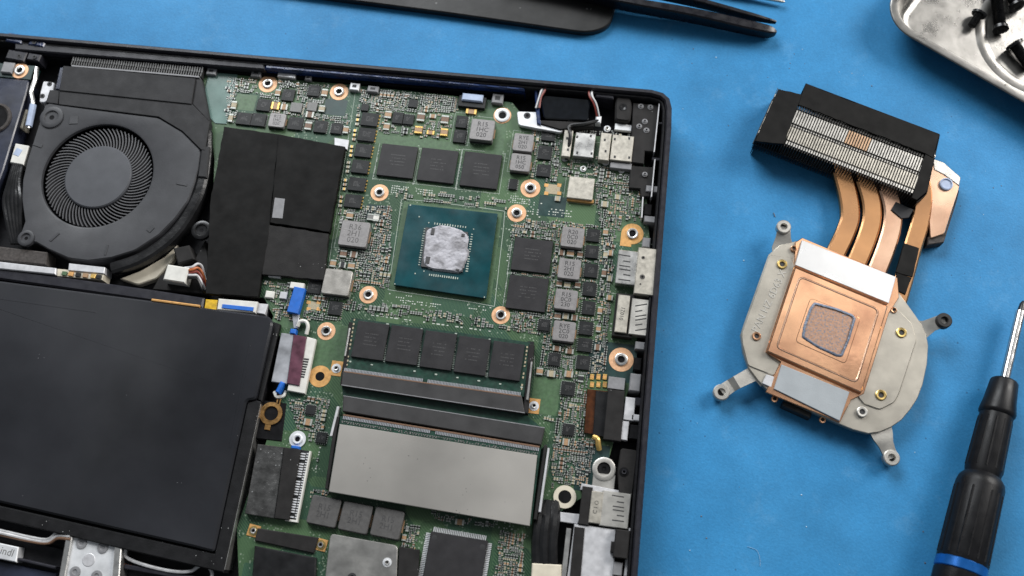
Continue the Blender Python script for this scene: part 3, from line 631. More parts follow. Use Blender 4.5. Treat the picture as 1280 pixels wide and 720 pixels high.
# --- named capacitors
for u, v, w, h, m, e in ((344, 132, 10, 9, 'cap_tan', 'x'), (355, 133.5, 8, 7, 'cap_tan', 'x'), (292, 131, 6, 10, 'cap_beige', 'y'), (347, 115.5, 6, 8, 'cap_tan', 'y'), (405.5, 115.5, 7, 9, 'cap_tan', 'y'), (402, 135.5, 7, 8, 'cap_beige', 'y'),
                         (387, 143, 10, 7, 'cap_brown', 'x'), (432, 162, 6, 9, 'cap_tan', 'y'), (288, 147, 5, 10, 'cap_beige', 'y'), (385, 157, 8, 10, 'cap_brown', 'y'), (485, 143, 8, 9, 'cap_tan', 'y'), (483, 158, 7, 9, 'cap_tan', 'y'), (526, 146, 9, 10, 'cap_brown', 'y'), (523, 162, 9, 9, 'cap_tan', 'y'), (556, 149, 9, 10, 'cap_brown', 'y'),
                         (555, 165, 9, 9, 'cap_tan', 'y'), (538, 165.5, 9, 5, 'cap_tan', 'x'), (541, 145, 8, 5, 'cap_tan', 'x'), (589, 139, 13, 6, 'cap_tan', 'x'), (674.5, 464, 8, 9, 'cap_tan', 'y'), (689, 467, 10, 8, 'cap_beige', 'x'), (711, 467.5, 11, 8, 'cap_tan', 'x'),
                         (726, 473, 7, 9, 'part_black', 'y'), (707.5, 552.5, 9, 8, 'cap_tan', 'x'), (696, 435.5, 10, 6, 'cap_brown', 'x'), (712, 439, 10, 6, 'cap_brown', 'x'), (384.7, 527.5, 10, 8, 'cap_tan', 'x'), (709, 356, 8, 7, 'cap_beige', 'y'), (713, 316.5, 9, 8, 'cap_tan', 'y'),
                         (699, 354, 7, 8, 'cap_brown', 'y'), (722, 356, 7, 8, 'cap_brown', 'y'), (702, 315.5, 8, 7, 'cap_brown', 'x'), (725, 318, 7, 8, 'cap_brown', 'y'), (697, 395, 8, 8, 'cap_brown', 'y'), (718, 397, 8, 7, 'cap_brown', 'x'), (707, 395, 8, 7, 'cap_beige', 'x'),
                         (437, 269, 8, 8, 'cap_tan', 'y'), (463, 271, 8, 8, 'part_grey', 'y'), (470, 272, 7, 9, 'white_plastic', 'y'), (429, 317, 8, 9, 'cap_brown', 'y'), (442, 318, 9, 8, 'cap_brown', 'x'), (416, 329, 7, 9, 'cap_tan', 'y'), (439, 332, 8, 8, 'cap_tan', 'y'), (428, 331, 8, 7, 'part_black', 'x'),
                         (697, 248, 7, 6, 'cap_beige', 'x'), (756, 255, 9, 7, 'cap_beige', 'x'), (772, 246, 7, 6, 'cap_beige', 'x'), (757, 290, 6, 8, 'cap_tan', 'y'), (757, 318, 6, 9, 'cap_beige', 'y'), (763, 316, 7, 7, 'cap_tan', 'x'), (755, 341, 6, 10, 'cap_brown', 'y'), (762, 348, 7, 7, 'cap_beige', 'x'),
                         (750, 388, 6, 9, 'cap_tan', 'y'), (762, 372, 8, 6, 'cap_tan', 'x'), (748, 411, 6, 8, 'cap_tan', 'y'), (747, 434, 8, 7, 'cap_brown', 'x'), (578, 538, 8, 7, 'cap_tan', 'x'), (574.5, 652.5, 11, 7, 'cap_tan', 'x'), (505, 672, 5, 8, 'cap_tan', 'y')):
    cap(u, v, w, h, m, 0.85 if w * h > 45 else 0.65, ends=e, end='gold' if m == 'cap_tan' and w > 8 and v < 180 else 'solder')
for k in range(6): cap(740 + 8 * (k % 3), 471 + 9.5 * (k // 3), 5, 7, 'gold_pad', 0.45, ends='y', end='gold')
# beige footprint pads
for u, v, w, h in ((691, 236.5, 18, 12), (392, 382, 14, 10)):
    block('empty_footprint', u, v, w, h, Z + 0.002, Z + 0.12, 'cap_beige', board, 0.03)
    for sx in (-1, 1):
        for sy in (-1, 1): block('footprint_pad', u + sx * w * 0.45, v + sy * h * 0.42, 5, 4, Z + 0.002, Z + 0.16, 'gold_pad', board, 0.03, occ=False)
block('bare_pad', 307, 128, 25, 20, Z + 0.002, Z + 0.02, 'pad_green', board, 0)
block('bare_pad', 419, 134, 28, 20, Z + 0.002, Z + 0.02, 'pad_teal', board, 0)
block('bare_pad', 690, 258, 34, 26, Z + 0.002, Z + 0.02, 'pad_teal', board, 0, occ=False)
block('bare_pad', 776, 272, 40, 60, Z + 0.002, Z + 0.018, 'pad_green', board, 0, occ=False)
block('bare_pad', 765, 452, 60, 48, Z + 0.002, Z + 0.018, 'pad_teal', board, 0, occ=False)
block('bare_pad', 682, 495, 34, 46, Z + 0.002, Z + 0.018, 'pad_green', board, 0)
block('bare_pad', 740, 585, 40, 60, Z + 0.002, Z + 0.018, 'pad_teal', board, 0, occ=False)
block('bare_pad', 415, 435, 40, 60, Z + 0.002, Z + 0.016, 'pad_green', board, 0)
block('bare_pad', 515, 178, 110, 11, Z + 0.002, Z + 0.016, 'pad_green', board, 0)
block('bare_pad', 620, 172, 22, 44, Z + 0.002, Z + 0.016, 'pad_green', board, 0)
block('bare_pad', 470, 266, 25, 20, Z + 0.002, Z + 0.016, 'pad_teal', board, 0, occ=False)
block('bare_pad', 360, 390, 34, 40, Z + 0.002, Z + 0.016, 'pad_green', board, 0, occ=False)

# --- sockets and memory modules
def bar(name, pts, z0, z1, mat, parent, bev=0.25): return slab(name, pts, z0, z1, mat, parent, bev)
s1 = bar('memory_socket', [(428.5, 463), (652, 494), (656, 517), (426.5, 482)], Z + 0.003, Z + 4.0, 'socket_grey', lap)
s2 = bar('memory_socket', [(429, 494), (681, 534), (676, 556), (428, 514)], Z + 0.003, Z + 4.3, 'socket_grey', lap)
for s, (a, b), zz in ((s1, ((431, 462), (650, 492.5)), Z + 3.9), (s2, ((429.5, 521.5), (673, 561.5)), Z + 4.2)):
    mbp = MB(); A, B = W(*a, zz), W(*b, zz); n = 120; ang = math.atan2(B.y - A.y, B.x - A.x)
    for k in range(n):
        if abs(k - 55) < 2: continue
        p = A.lerp(B, k / (n - 1)); mbp.box(p.x, p.y, (B - A).length / n * 0.62, 1.25, zz - 0.5, zz, 0, 0, ang)
    o = mbp.build('contact_pins', ['pin_grey'], s); o['kind'] = 'stuff'
slab('contact_strip', [(429, 517.5), (674.5, 557.5), (674, 560), (429, 520)], Z + 3.0, Z + 4.2, 'cap_brown', s2, 0.05)
slab('contact_strip', [(430, 463.5), (651, 494.5), (650.8, 496), (430, 465)], Z + 3.6, Z + 4.06, 'cap_brown', s1, 0.02)
slab('socket_base', [(427, 482), (656, 517), (680, 537), (429, 496)], Z + 0.003, Z + 1.6, 'module_green', s2, 0.1)
slab('socket_lip', [(429, 494.2), (681, 534.2), (681, 535.4), (429, 495.2)], Z + 4.2, Z + 4.38, 'grey_plastic', s2, 0.02)
slab('socket_lip', [(426.6, 480.5), (655.8, 515.5), (656, 516.5), (426.5, 481.6)], Z + 3.9, Z + 4.08, 'grey_plastic', s1, 0.02)
m1 = slab('memory_module', [(439, 397), (663, 428), (655, 496), (429, 466)], Z + 2.4, Z + 3.2, 'module_green', lap, 0.06); m1['label'] = 'bare memory module carrying five black chips'
for u, v in ((462.7, 425.5), (505, 431.2), (547.7, 437.8), (590.2, 444.4), (633.2, 450.8)):
    ic(u, v, 39.5, 46, '', 1.0, 'chip_black', 'memory_chip', base=Z + 3.2, par=m1, rot=-0.6)
dots(m1, Z + 3.25, [((484.5, 405), (480, 452), 22), ((527, 411), (523, 458), 22), ((570, 417), (565.5, 465), 22), ((612, 424), (608, 471), 22)], 0.9, 0.35, 'silk', 'module_resistors')
dots(m1, Z + 3.25, [((443, 400), (434, 456), 12), ((659, 434), (652, 486), 12)], 0.55, 0.8, 'cap_beige', 'module_capacitors')
dots(m1, Z + 3.25, [((438, 452), (652, 484), 9)], 0.9, 0.5, 'silk', 'module_resistors')
for pts in ([(436, 402), (441, 403), (430, 482), (425, 481)], [(661, 430), (668, 431), (660, 517), (654, 516)]):
    slab('latch_arm', pts, Z + 0.003, Z + 3.4, 'matte_black', s1, 0.2)
slab('latch_spring', [(663.5, 452), (665.5, 452), (660.5, 500), (657.5, 499.5)], Z + 1, Z + 4.2, 'steel', s1, 0.1)
slab('latch_spring', [(436, 410), (438, 410), (432, 445), (430, 445)], Z + 1, Z + 4.0, 'steel', s1, 0.1)
m2 = slab('memory_module', [(425.5, 520), (676, 561), (664, 656), (411, 612)], Z + 3.0, Z + 4.0, 'module_green', lap, 0.06); m2['label'] = 'memory module under a plain silver heat spreader'
dots(m2, Z + 4.05, [((428, 526.5), (672, 566.5), 90), ((428, 528), (672, 568), 70)], 0.45, 0.32, 'part_grey', 'module_resistors')
slab('heat_spreader', [(424.5, 530), (671.5, 569), (662, 657.5), (410.7, 614.5)], Z + 4.003, Z + 4.9, 'spreader', m2, 0.15)
slab('latch_arm', [(680, 556), (684, 556.5), (671, 650), (667, 649)], Z + 0.003, Z + 4.2, 'matte_black', s2, 0.2)
slab('latch_spring', [(684.5, 560), (687, 560), (676, 640), (673, 640)], Z + 1, Z + 4.4, 'bracket_white', s2, 0.1)
slab('latch_arm', [(419, 520), (424, 521), (410, 612), (406, 611)], Z + 0.003, Z + 4.2, 'matte_black', s2, 0.2)
slab('latch_spring', [(421, 508), (424, 508), (415, 545), (412, 545)], Z + 1, Z + 4.4, 'bracket_white', s2, 0.1)
for u, v in ((420.5, 460.5), (667.5, 507.5)):
    block('anchor_pad', u, v, 14, 19, Z + 0.002, Z + 0.15, 'gold_pad', board, 0.04)
    ringpiece(u, v, 6, 'white_metal', 'steel', 0.5, 'anchor_screw', Z + 0.16)
OCCB = [W(545, 440), W(545, 575)]; occupy(W(545, 452), 72, 28); occupy(W(543, 570), 78, 32)

# --- metal cans and ports along the board edge
def can(name, u, v, w, h, z1, mat, holes=(), parent=board, z0=None):
    o = block(name, u, v, w, h, (Z if z0 is None else z0) + 0.002, Z + z1, mat, parent, 0.2)
    for du, dv in holes: block('can_notch', u + du, v + dv, 2.6, 3.2, Z + z1 - 0.2, Z + z1 + 0.012, 'ink', parent, 0, occ=False)
    return o
can('port_shield', 709, 179, 11, 33, 3.2, 'shield_beige', ((0, -6), (1, 8))); can('port_shield', 730.5, 181, 25, 30, 2.9, 'steel', ((-9, -10), (8, -11), (-9, 10), (9, 11)))
can('port_shield', 756, 183, 13, 34, 3.2, 'shield_beige', ((0, -8), (1, 6))); can('port_shield', 777.5, 185, 27, 32, 3.2, 'shield_beige', ((-9, -11), (9, -12), (-9, 11), (9, 12)))
can('port_shield', 776, 207, 27, 8, 2.2, 'grey_plastic')
for u, v in ((706, 198), (757, 203), (729, 211), (777, 213), (759, 161), (713, 158)): ringpiece(u, v, 4, 'white_metal', 'dull_steel', 0.6, 'shield_tab', Z + 0.3)
can('shield_can', 726, 235, 32, 27, 2.2, 'shield_beige'); block('can_skirt', 725.5, 250, 33, 4, Z, Z + 1.2, 'gold_pad', board, 0.05)
# upper port: slotted shell and a plain block
o = can('port_shell', 783.5, 334, 25, 42, 3.4, 'steel'); can('port_shell', 808.5, 339, 27, 58, 5.2, 'shield_beige')
def slots(u, v, n, dv, L, parent, z, hooks=True):
    for k in range(n):
        slab('port_slot', [(u, v + k * dv), (u + L, v + k * dv + 1), (u + L, v + k * dv + 3), (u, v + k * dv + 2)], z - 0.3, z + 0.012, 'ink', parent, 0)
def cut(a, b, z, t=0.75):
    A_, B_ = Vector(a), Vector(b); n_ = Vector((-(B_ - A_).y, (B_ - A_).x)).normalized() * t
    slab('port_slot', [A_ + n_, B_ + n_, B_ - n_, A_ - n_], z - 0.3, z + 0.012, 'ink', board, 0)
for du_, dv_, z, fl in ((0, 0, Z + 3.4, 1), (21, 62, Z + 3.9, -1), (-8, 301, Z + 3.2, 1)):
    def T(u, v): return (780.5 + du_ + (u - 780.5) * fl, v + dv_ + (u - 773) * 0.1)
    for a, b in (((773, 318), (788, 319)), ((779, 325.5), (788, 326)), ((774, 331.5), (788, 332.2)), ((774, 336), (788, 336.7)), ((773, 349), (788, 349.5)), ((779, 342.5), (788, 343))):
        cut(T(*a), T(*b), z)
for u, v, r in ((804, 322, 2.0), (803, 346, 3.0), (800.5, 355, 1.2)): ringpiece(u, v, r, 'steel_ink', None, 0.5, 'port_dimple', Z + 5.202)
# lower port
can('port_body', 780, 394, 25, 54, 3.0, 'matte_black'); o = can('port_label_plate', 778, 392, 15, 47, 4.0, 'shield_beige')
pl = W(778, 392, Z + 4.0); marking('01021', 2.0, 'ink', (pl.x, pl.y, Z + 4.015), board, math.radians(86))
can('port_shell', 799, 396, 22, 45, 3.9, 'dull_steel')
# third port near the corner screw
can('port_body', 732, 632, 13, 48, 3.0, 'matte_black'); can('port_label_plate', 745, 634, 15, 40, 3.4, 'shield_beige')
pl = W(745, 634, Z + 3.4); marking('C I O', 1.9, 'ink', (pl.x, pl.y, Z + 3.415), board, math.radians(86))
can('port_shell', 769, 637, 36, 44, 3.2, 'dull_steel')
# bracket plates and screws round that port
slab('port_bracket', [(727, 604), (790, 616), (788, 624), (725, 612)], Z + 0.01, Z + 1.6, 'bracket_white', lap, 0.15)
slab('port_bracket', [(700, 640), (726, 643), (722, 655), (700, 652)], Z + 0.01, Z + 1.3, 'bracket_white', lap, 0.15)
slab('shield_plate', [(718, 655), (770, 662), (764, 800), (700, 790)], Z - 4, Z + 2.4, 'bracket_white', lap, 0.2)
slab('black_strip', [(718, 658), (731, 660), (720, 790), (706, 788)], Z, Z + 2.9, 'matte_black', lap, 0.2)
slab('silver_guide', [(708, 660), (714, 661), (700, 790), (694, 789)], Z - 3, Z + 2.0, 'steel', lap, 0.1)
blk = block('end_block', 777, 680, 18, 36, Z - 4, Z + 5.0, 'matte_black', lap, 0.3); block('end_block_clip', 766, 684, 5, 14, Z - 4, Z + 3.6, 'matte_black', blk, 0.2)
block('dark_clip', 772, 711, 12, 17, Z - 4, Z + 3.2, 'grey_plastic', lap, 0.2); block('side_guide', 785, 690, 4, 60, Z - 4, Z + 2.5, 'bracket_white', lap, 0.1)
mb = MB(); p = W(755, 586, Z + 1.5); R = 3.9
mb.lathe(0, 0, [(R, 0), (R, 1.4), (R * 0.86, 1.6), (R * 0.58, 1.4), (R * 0.58, 0.4)], 28, 0, cap1=False)
mb.lathe(0, 0, [(R * 0.58, 0.42), (R * 0.5, 1.0), (R * 0.22, 0.9), (R * 0.2, 0.5), (0.01, 0.5)], 24, 1, cap0=False)
mb.box(R * 0.1, -R * 1.0, R * 1.9, R * 1.2, 0, 1.1, 0.15, 0)
put('corner_screw_boss', mb.mesh('corner_screw_boss', ['dull_steel', 'screw_black']), (p.x, p.y, Z), lap); occupy(p, 8, 8)

# --- camera-side ribbon block
slab('flat_cable', [(734, 486), (760, 489), (753, 545), (730, 541)], Z + 0.003, Z + 1.4, 'amber_film', lap, 0.2)
slab('flat_cable', [(745, 488), (761, 490), (755, 546), (741, 544)], Z + 0.003, Z + 1.9, 'shiny_tape', lap, 0.2)
slab('cable_cover', [(760, 486), (781, 489), (776, 552), (754, 549)], Z + 0.003, Z + 3.0, 'matte_black', lap, 0.2)
block('cover_tape', 770.5, 479, 21, 15, Z + 0.003, Z + 2.2, 'grey_plastic', lap, 0.1)
block('metal_clip', 787, 511, 13, 29, Z, Z + 2.6, 'bracket_white', lap, 0.2); block('metal_clip', 781, 538, 9, 24, Z, Z + 2.2, 'bracket_white', lap, 0.2)
mb = MB(); mb.tube(smoothpath([W(742, 546, Z + 1.5), W(747, 549, Z + 2.2), W(748, 556, Z + 1.6), W(749, 562, Z + 0.6)]), 0.9, 8); mb.build('gold_contact', ['gold'], lap)

# --- display cable connector by the battery
zf = slab('display_connector', [(384, 421), (395, 424), (381, 492), (359, 488), (361, 478)], Z + 0.003, Z + 1.8, 'white_plastic', lap, 0.15)
slab('purple_flap', [(367, 418), (383, 421), (374, 482), (358.5, 479)], Z + 1.0, Z + 2.3, 'purple_film', zf, 0.15)
slab('clear_flap', [(351.5, 416), (367.5, 418), (359, 480), (339, 477)], Z + 1.0, Z + 2.0, 'clear_film', zf, 0.2)
for k in range(8):
    t = k / 7; block('contact_finger', 383 - 5.5 * t, 449 + 22 * t, 6, 2, Z + 1.7, Z + 1.86, 'ink', zf, 0, occ=False)
mb = MB(); mb.tube(smoothpath([W(372, 408, Z + 1), W(375, 402, Z + 1.4), W(382, 402, Z + 1.4), W(385, 408, Z + 1.4), W(383, 418, Z + 1)]), 0.7, 8); mb.build('white_hook', ['white_plastic'], zf)
block('blue_pull_tab', 366, 414, 7, 6, Z, Z + 2.6, 'blue_tab', zf, 0.3, occ=False); block('blue_pull_tab', 349.5, 484, 6, 15, Z, Z + 2.8, 'blue_tab', zf, 0.4, rot=-15, occ=False)
mb = MB(); mb.tube(smoothpath([W(343, 490, Z), W(346, 496, Z + 0.8), W(354, 495, Z + 0.8), W(357, 489, Z)]), 0.6, 7); mb.build('white_hook', ['white_plastic'], zf)
occupy(W(365, 450), 16, 26)
bt = block('ribbon_connector', 371, 357, 17, 8, Z, Z + 2.0, 'white_plastic', board, 0.2)
block('blue_ribbon_tab', 370, 375, 14.5, 33, Z, Z + 2.4, 'blue_tab', board, 0.2, rot=-4)
slab('ribbon_stem', [(365, 392), (374, 393), (372, 410), (367, 410)], Z, Z + 1.2, 'clear_film', board, 0.1)
block('pale_connector', 343, 344, 15, 5, Z, Z + 1.8, 'bracket_white', board, 0.2); block('pale_connector', 354, 369, 9, 9, Z, Z + 1.0, 'bracket_white', board, 0.2); block('pale_connector', 337, 368, 11, 9, Z, Z + 1.0, 'white_plastic', board, 0.3)
fc = slab('flat_cable_connector', [(273, 373), (322, 377), (319, 391), (271, 387)], Z - 3, Z + 2.2, 'white_plastic', lap, 0.3)
slab('blue_stripe', [(278, 380), (317, 384), (316, 389), (277, 385)], Z + 1.5, Z + 2.5, 'blue_tab', fc, 0.1)
slab('yellow_tag', [(257, 374), (272, 375), (270, 388), (255, 387)], Z - 3, Z + 1.9, 'yellow_film', lap, 0.2)
slab('connector_end', [(323, 379), (335, 380), (331, 393), (320, 391)], Z - 3, Z + 1.0, 'bracket_white', lap, 0.2)

# --- quad flat package, lower board
qc = [(539, 664), (610, 676), (598, 748), (526, 735)]
qf = slab('flat_package_chip', qc, Z + 0.1, Z + 1.5, 'chip_black', board, 0.2); C = W(568, 706); occupy(C, 26, 26)
mb = MB()
P4 = [Vector((*x, Z)) for x in WP(qc, Z)]
for a_, b_ in ((0, 1), (1, 2), (3, 2), (0, 3)):
    A, B = P4[a_], P4[b_]; d = (B - A).normalized(); nrm = Vector((d.y, -d.x, 0)); cen = (P4[0] + P4[2]) / 2
    if (A - cen).dot(nrm) < 0: nrm = -nrm
    for k in range(30):
        p = A.lerp(B, (k + 1.5) / 32) + nrm * 0.75; mb.box(p.x, p.y, 0.34, 1.5, Z + 0.01, Z + 0.45, 0, 0, math.atan2(nrm.y, nrm.x) - math.pi / 2)
o = mb.build('chip_leads', ['white_metal'], board); o['kind'] = 'stuff'
for u, v in ((543, 672), (603, 684)):
    p = W(u, v, Z + 1.5); mb = MB().lathe(p.x, p.y, [(0.9, Z + 1.503), (0.85, Z + 1.51), (0.01, Z + 1.508)], 16, 0, cap0=False); mb.build('package_dimple', ['ink'], board)

# --- lower left connector group
fl = slab('foil_cover', [(322, 555), (355, 559), (343, 648), (306, 642)], Z + 0.003, Z + 2.4, 'foil', lap, 0.15)
slab('ribbon_lock', [(355, 559), (376, 562), (361, 650), (343, 648)], Z + 0.003, Z + 2.8, 'matte_black', lap, 0.2)
wc = slab('ribbon_socket', [(376.5, 562), (388, 564), (371, 652), (355, 650), (361, 646)], Z + 0.003, Z + 1.6, 'chip_dark', lap, 0.15)
slab('socket_frame', [(386.5, 563.5), (388.6, 564), (371.5, 652.4), (369.5, 652)], Z + 0.003, Z + 1.8, 'white_plastic', wc, 0.05)
slab('socket_frame', [(357, 648), (372, 650.5), (371.5, 653), (356, 651)], Z + 0.003, Z + 1.82, 'white_plastic', wc, 0.05)
mb = MB()
for k in range(26):
    t = k / 25; p = W(378.5 - 15 * t, 567 + 79 * t, Z + 1.9); mb.box(p.x, p.y, 2.0, 0.45, Z + 1.2, Z + 1.95, 0, 0) if k % 7 != 3 else None
    p = W(385 - 15 * t, 567 + 80 * t, Z + 1.7); mb.box(p.x, p.y, 0.9, 0.4, Z + 1.2, Z + 1.75, 0, 0)
o = mb.build('socket_teeth', ['white_metal'], wc); o['kind'] = 'stuff'
occupy(W(345, 603), 24, 30)
ringpiece(372, 549, 10.5, 'white_metal', 'white_metal', 0.6, 'silver_standoff', Z + 0.3)
block('blue_ribbon_tab', 369, 559, 10, 4, Z, Z + 2.2, 'blue_tab', board, 0.2, occ=False)
pz = slab('brass_screw_pit', [(326, 500), (358, 504), (352, 552), (318, 548)], 3.0, Z + 0.3, 'pit_black', lap, 0.3)
mb = MB(); mb.lathe(0, 0, [(4.0, 0), (4.0, 0.5), (2.6, 0.6), (2.4, 0.1)], 24, 0, cap1=False); mb.lathe(0, 0, [(2.4, 0.12), (0.01, 0.12)], 20, 1, cap0=False)
mb.box(1.2, 5.0, 0.5, 4, 0, 0.5, 0.1, 0); mb.box(2.2, 5.0, 0.5, 4, 0, 0.5, 0.1, 0); mb.box(-0.2, -4.6, 2.0, 2.4, 0, 0.4, 0.1, 0)
M('old_brass', (0.30, 0.17, 0.06), 0.4, metal=0.7, var=0.5, scale=700)
p = W(339, 517, Z + 0.4); put('brass_terminal', mb.mesh('brass_terminal', ['old_brass', 'pit_black']), (p.x, p.y, Z + 0.3), lap)
for u, v in ((317, 663.5), (401, 681)):
    block('brass_pad', u, v, 15, 15, Z - 0.3, Z + 0.25, 'gold_pad', lap, 0.1, rot=-6); ringpiece(u, v, 6, 'brass', 'steel', 0.6, 'brass_nut', Z + 0.26)
slab('black_shroud', [(322, 660), (398, 672), (392, 692), (318, 676)], Z + 0.05, Z + 1.0, 'matte_black', lap, 0.3)
slab('black_shroud', [(318, 682), (395, 697), (392, 790), (310, 780)], Z + 0.05, Z + 1.6, 'shiny_tape', lap, 0.4)
sp_ = slab('silver_cover', [(413, 667), (497, 682), (493, 800), (398, 790)], Z + 0.05, Z + 2.6, 'scuffed_silver', lap, 0.2, 1.5)
ringpiece(484, 703, 6, 'white_metal', 'steel', 0.5, 'cover_screw', Z + 2.61); ringpiece(440, 722, 6, 'ink', None, 0.5, 'cover_hole', Z + 2.61)
slab('black_foam_strip', [(499, 683), (524, 687), (518, 790), (494, 786)], Z + 0.05, Z + 2.2, 'matte_black', lap, 0.2)
slab('inner_cream_box', [(665, 704), (702, 706), (700, 760), (662, 757)], Z - 4, Z + 2.6, 'cream_plastic', lap, 0.3)
mb = MB()
for k, (u, dz) in enumerate(((672, 0), (681, 0.6), (691, 0.2))):
    mb.tube(smoothpath([W(u + 4, 628, Z - 1), W(u + 2, 650, Z + 1 + dz), W(u - 1, 680, Z + 1.2 + dz), W(u, 715, Z)]), 1.9, 9)
mb.build('black_cable_bundle', ['shiny_tape'], lap)

# --- small tin clips on the board's back edge, speaker-like module, wires
for u, v, w, h, m in ((264, 89, 12, 8, 'grey_plastic'), (320, 91, 12, 9, 'grey_plastic'), (443, 108, 12, 9, 'bracket_white'), (466, 111, 14, 8, 'grey_plastic'), (622, 123, 14, 12, 'grey_plastic'), (385, 97, 8, 5, 'grey_plastic')):
    o = block('edge_clip', u, v, w, h, Z, Z + 1.8, m, board, 0.3); block('clip_slot', u, v - 0.5, w * 0.45, h * 0.4, Z + 1.6, Z + 1.815, 'ink', board, 0, occ=False)
block('grey_connector', 358, 94, 22, 5, Z, Z + 2, 'bracket_white', board, 0.2)
sl = block('slide_switch', 590, 127, 34, 14, Z, Z + 1.6, 'chip_dark', board, 0.2); block('switch_cap', 590.5, 121.5, 26, 9, Z, Z + 2.6, 'lavender', board, 0.4)
slab('silver_bracket', [(646, 139), (672, 140), (676, 152), (706, 158), (702, 166), (668, 160), (648, 156)], Z + 0.6, Z + 2.2, 'white_metal', lap, 0.2, 1.0)
ringpiece(659, 144.5, 4, 'ink', None, 0.5, 'bracket_hole', Z + 2.21)
hm_ = slab('antenna_module', [(674, 118), (738, 124), (736, 151), (680, 148)], Z - 4, Z + 2.5, 'black_glass', lap, 0.4, 1.5)
slab('module_frame', [(668, 112), (672, 112), (676, 156), (671, 154)], Z - 4, Z + 3.0, 'navy_reflection', lap, 0.3)
slab('module_frame', [(676, 150), (742, 153), (742, 158), (700, 162), (676, 155)], Z - 4, Z + 2.8, 'matte_black', lap, 0.3)
slab('module_slot', [(690, 105), (733, 109), (732, 117), (689, 113)], Z - 4, Z + 3, 'pit_black', lap, 0.2)
for off, m in ((0, 'wire_red'), (2, 'wire_black'), (4, 'wire_white')):
    mb = MB(); mb.tube(smoothpath([W(683 - off * 0.6, 106 + off, Z + 3.5), W(681 - off, 113, Z + 4), W(676 - off * 0.5, 122, Z + 4), W(674 - off, 135, Z + 3.5)]), 0.45, 7); mb.build('lead_wire', [m], lap)
    mb = MB(); mb.tube(smoothpath([W(736 + off, 110, Z + 3.5), W(737 + off * .8, 120, Z + 5), W(743 + off * .6, 131, Z + 4.6), W(747 + off * 0.5, 147, Z + 2.5)]), 0.45, 7); mb.build('lead_wire', [m], lap)
mb = MB(); mb.tube(smoothpath([W(748, 151, Z + 2.4), W(730, 155, Z + 3.4), W(712, 158, Z + 3.4), W(713, 170, Z + 4), W(708, 200, Z + 0.8)]), 0.7, 8); mb.build('antenna_cable', ['wire_black'], lap)
block('wire_joint', 748, 149, 7, 9, Z, Z + 3.0, 'white_metal', lap, 0.4, occ=False)
slab('rubber_stop', [(771, 116), (787, 117), (790, 132), (788, 152), (769, 150), (769, 130)], Z - 4, Z + 3.4, 'matte_black', lap, 0.6, 1.5)
p = W(779, 134, Z + 3.4); MB().lathe(p.x, p.y, [(1.6, Z + 3.403), (1.5, Z + 3.5), (0.7, Z + 3.45), (0.6, Z + 3.41)], 18, 0, cap0=False).build('stop_screw', ['screw_black'], lap)
block('silver_tab', 779, 159, 21, 8, Z, Z + 1.4, 'white_metal', board, 0.2)
slab('hinge_plate', [(744, 114), (768, 116), (767, 124), (744, 121)], Z - 4, Z + 4, 'rim_plastic', lap, 0.4)
slab('corner_bracket', [(791, 128), (823, 131), (818, 190), (806, 189), (805, 205), (788, 203)], Z - 4, Z + 2.4, 'matte_black', lap, 0.3)
slab('corner_bracket', [(788, 207), (818, 209), (812, 246), (801, 246), (800, 236), (786, 235)], Z - 4, Z + 2.0, 'matte_black', lap, 0.3)
for u, v in ((801, 133), (813, 134), (806, 152), (808, 163), (799, 158), (806, 218)): ringpiece(u, v, 3.4, 'grey_plastic', 'grey_plastic', 0.6, 'bracket_bump', Z + 2.41)
# inner side wall: thin edges, cross ribs and clips
slab('side_edge', [(823.5, 129), (825, 129), (818.5, 190), (817, 190)], Z - 4, Z + 3.6, 'bracket_white', ch, 0.05)
slab('side_edge', [(818, 199), (819.5, 199), (815, 246), (813.5, 246)], Z - 4, Z + 3.6, 'bracket_white', ch, 0.05)
slab('side_edge', [(803, 246), (804.5, 246), (803, 272), (801.5, 272)], Z - 4, Z + 3.6, 'bracket_white', ch, 0.05)
for u, v, w, h, m in ((828, 154, 12, 3, 'rim_plastic'), (824, 199, 18, 4, 'rim_plastic'), (815, 236, 15, 8, 'grey_plastic'), (812, 274, 14, 8, 'grey_plastic'), (808, 303, 10, 12, 'grey_plastic'), (810, 262, 10, 14, 'pit_black'), (815, 372, 12, 8, 'rim_plastic'), (800, 432, 12, 10, 'grey_plastic'),
                      (797, 455, 10, 16, 'pit_black'), (794, 478, 14, 22, 'grey_plastic'), (797, 502, 9, 10, 'rim_plastic'), (795, 522, 12, 8, 'bracket_white'), (793, 540, 12, 18, 'pit_black')):
    block('side_clip', u, v, w, h, 3.2, Z + 2.6, m, ch, 0.3, occ=False)
slab('side_bracket', [(776, 560), (797, 563), (790, 622), (774, 619), (772, 590)], 3.2, Z + 2.8, 'matte_black', lap, 0.3, 1.0)
ringpiece(780, 590, 6, 'pit_black', 'rim_plastic', 0.5, 'bracket_screw', Z + 2.81)
for k in range(9):
    block('side_rib', 821.5 - 3.35 * k, 330 + 46 * k, 7, 3, 3.2, 11.5, 'rim_plastic', ch, 0.2, occ=False)

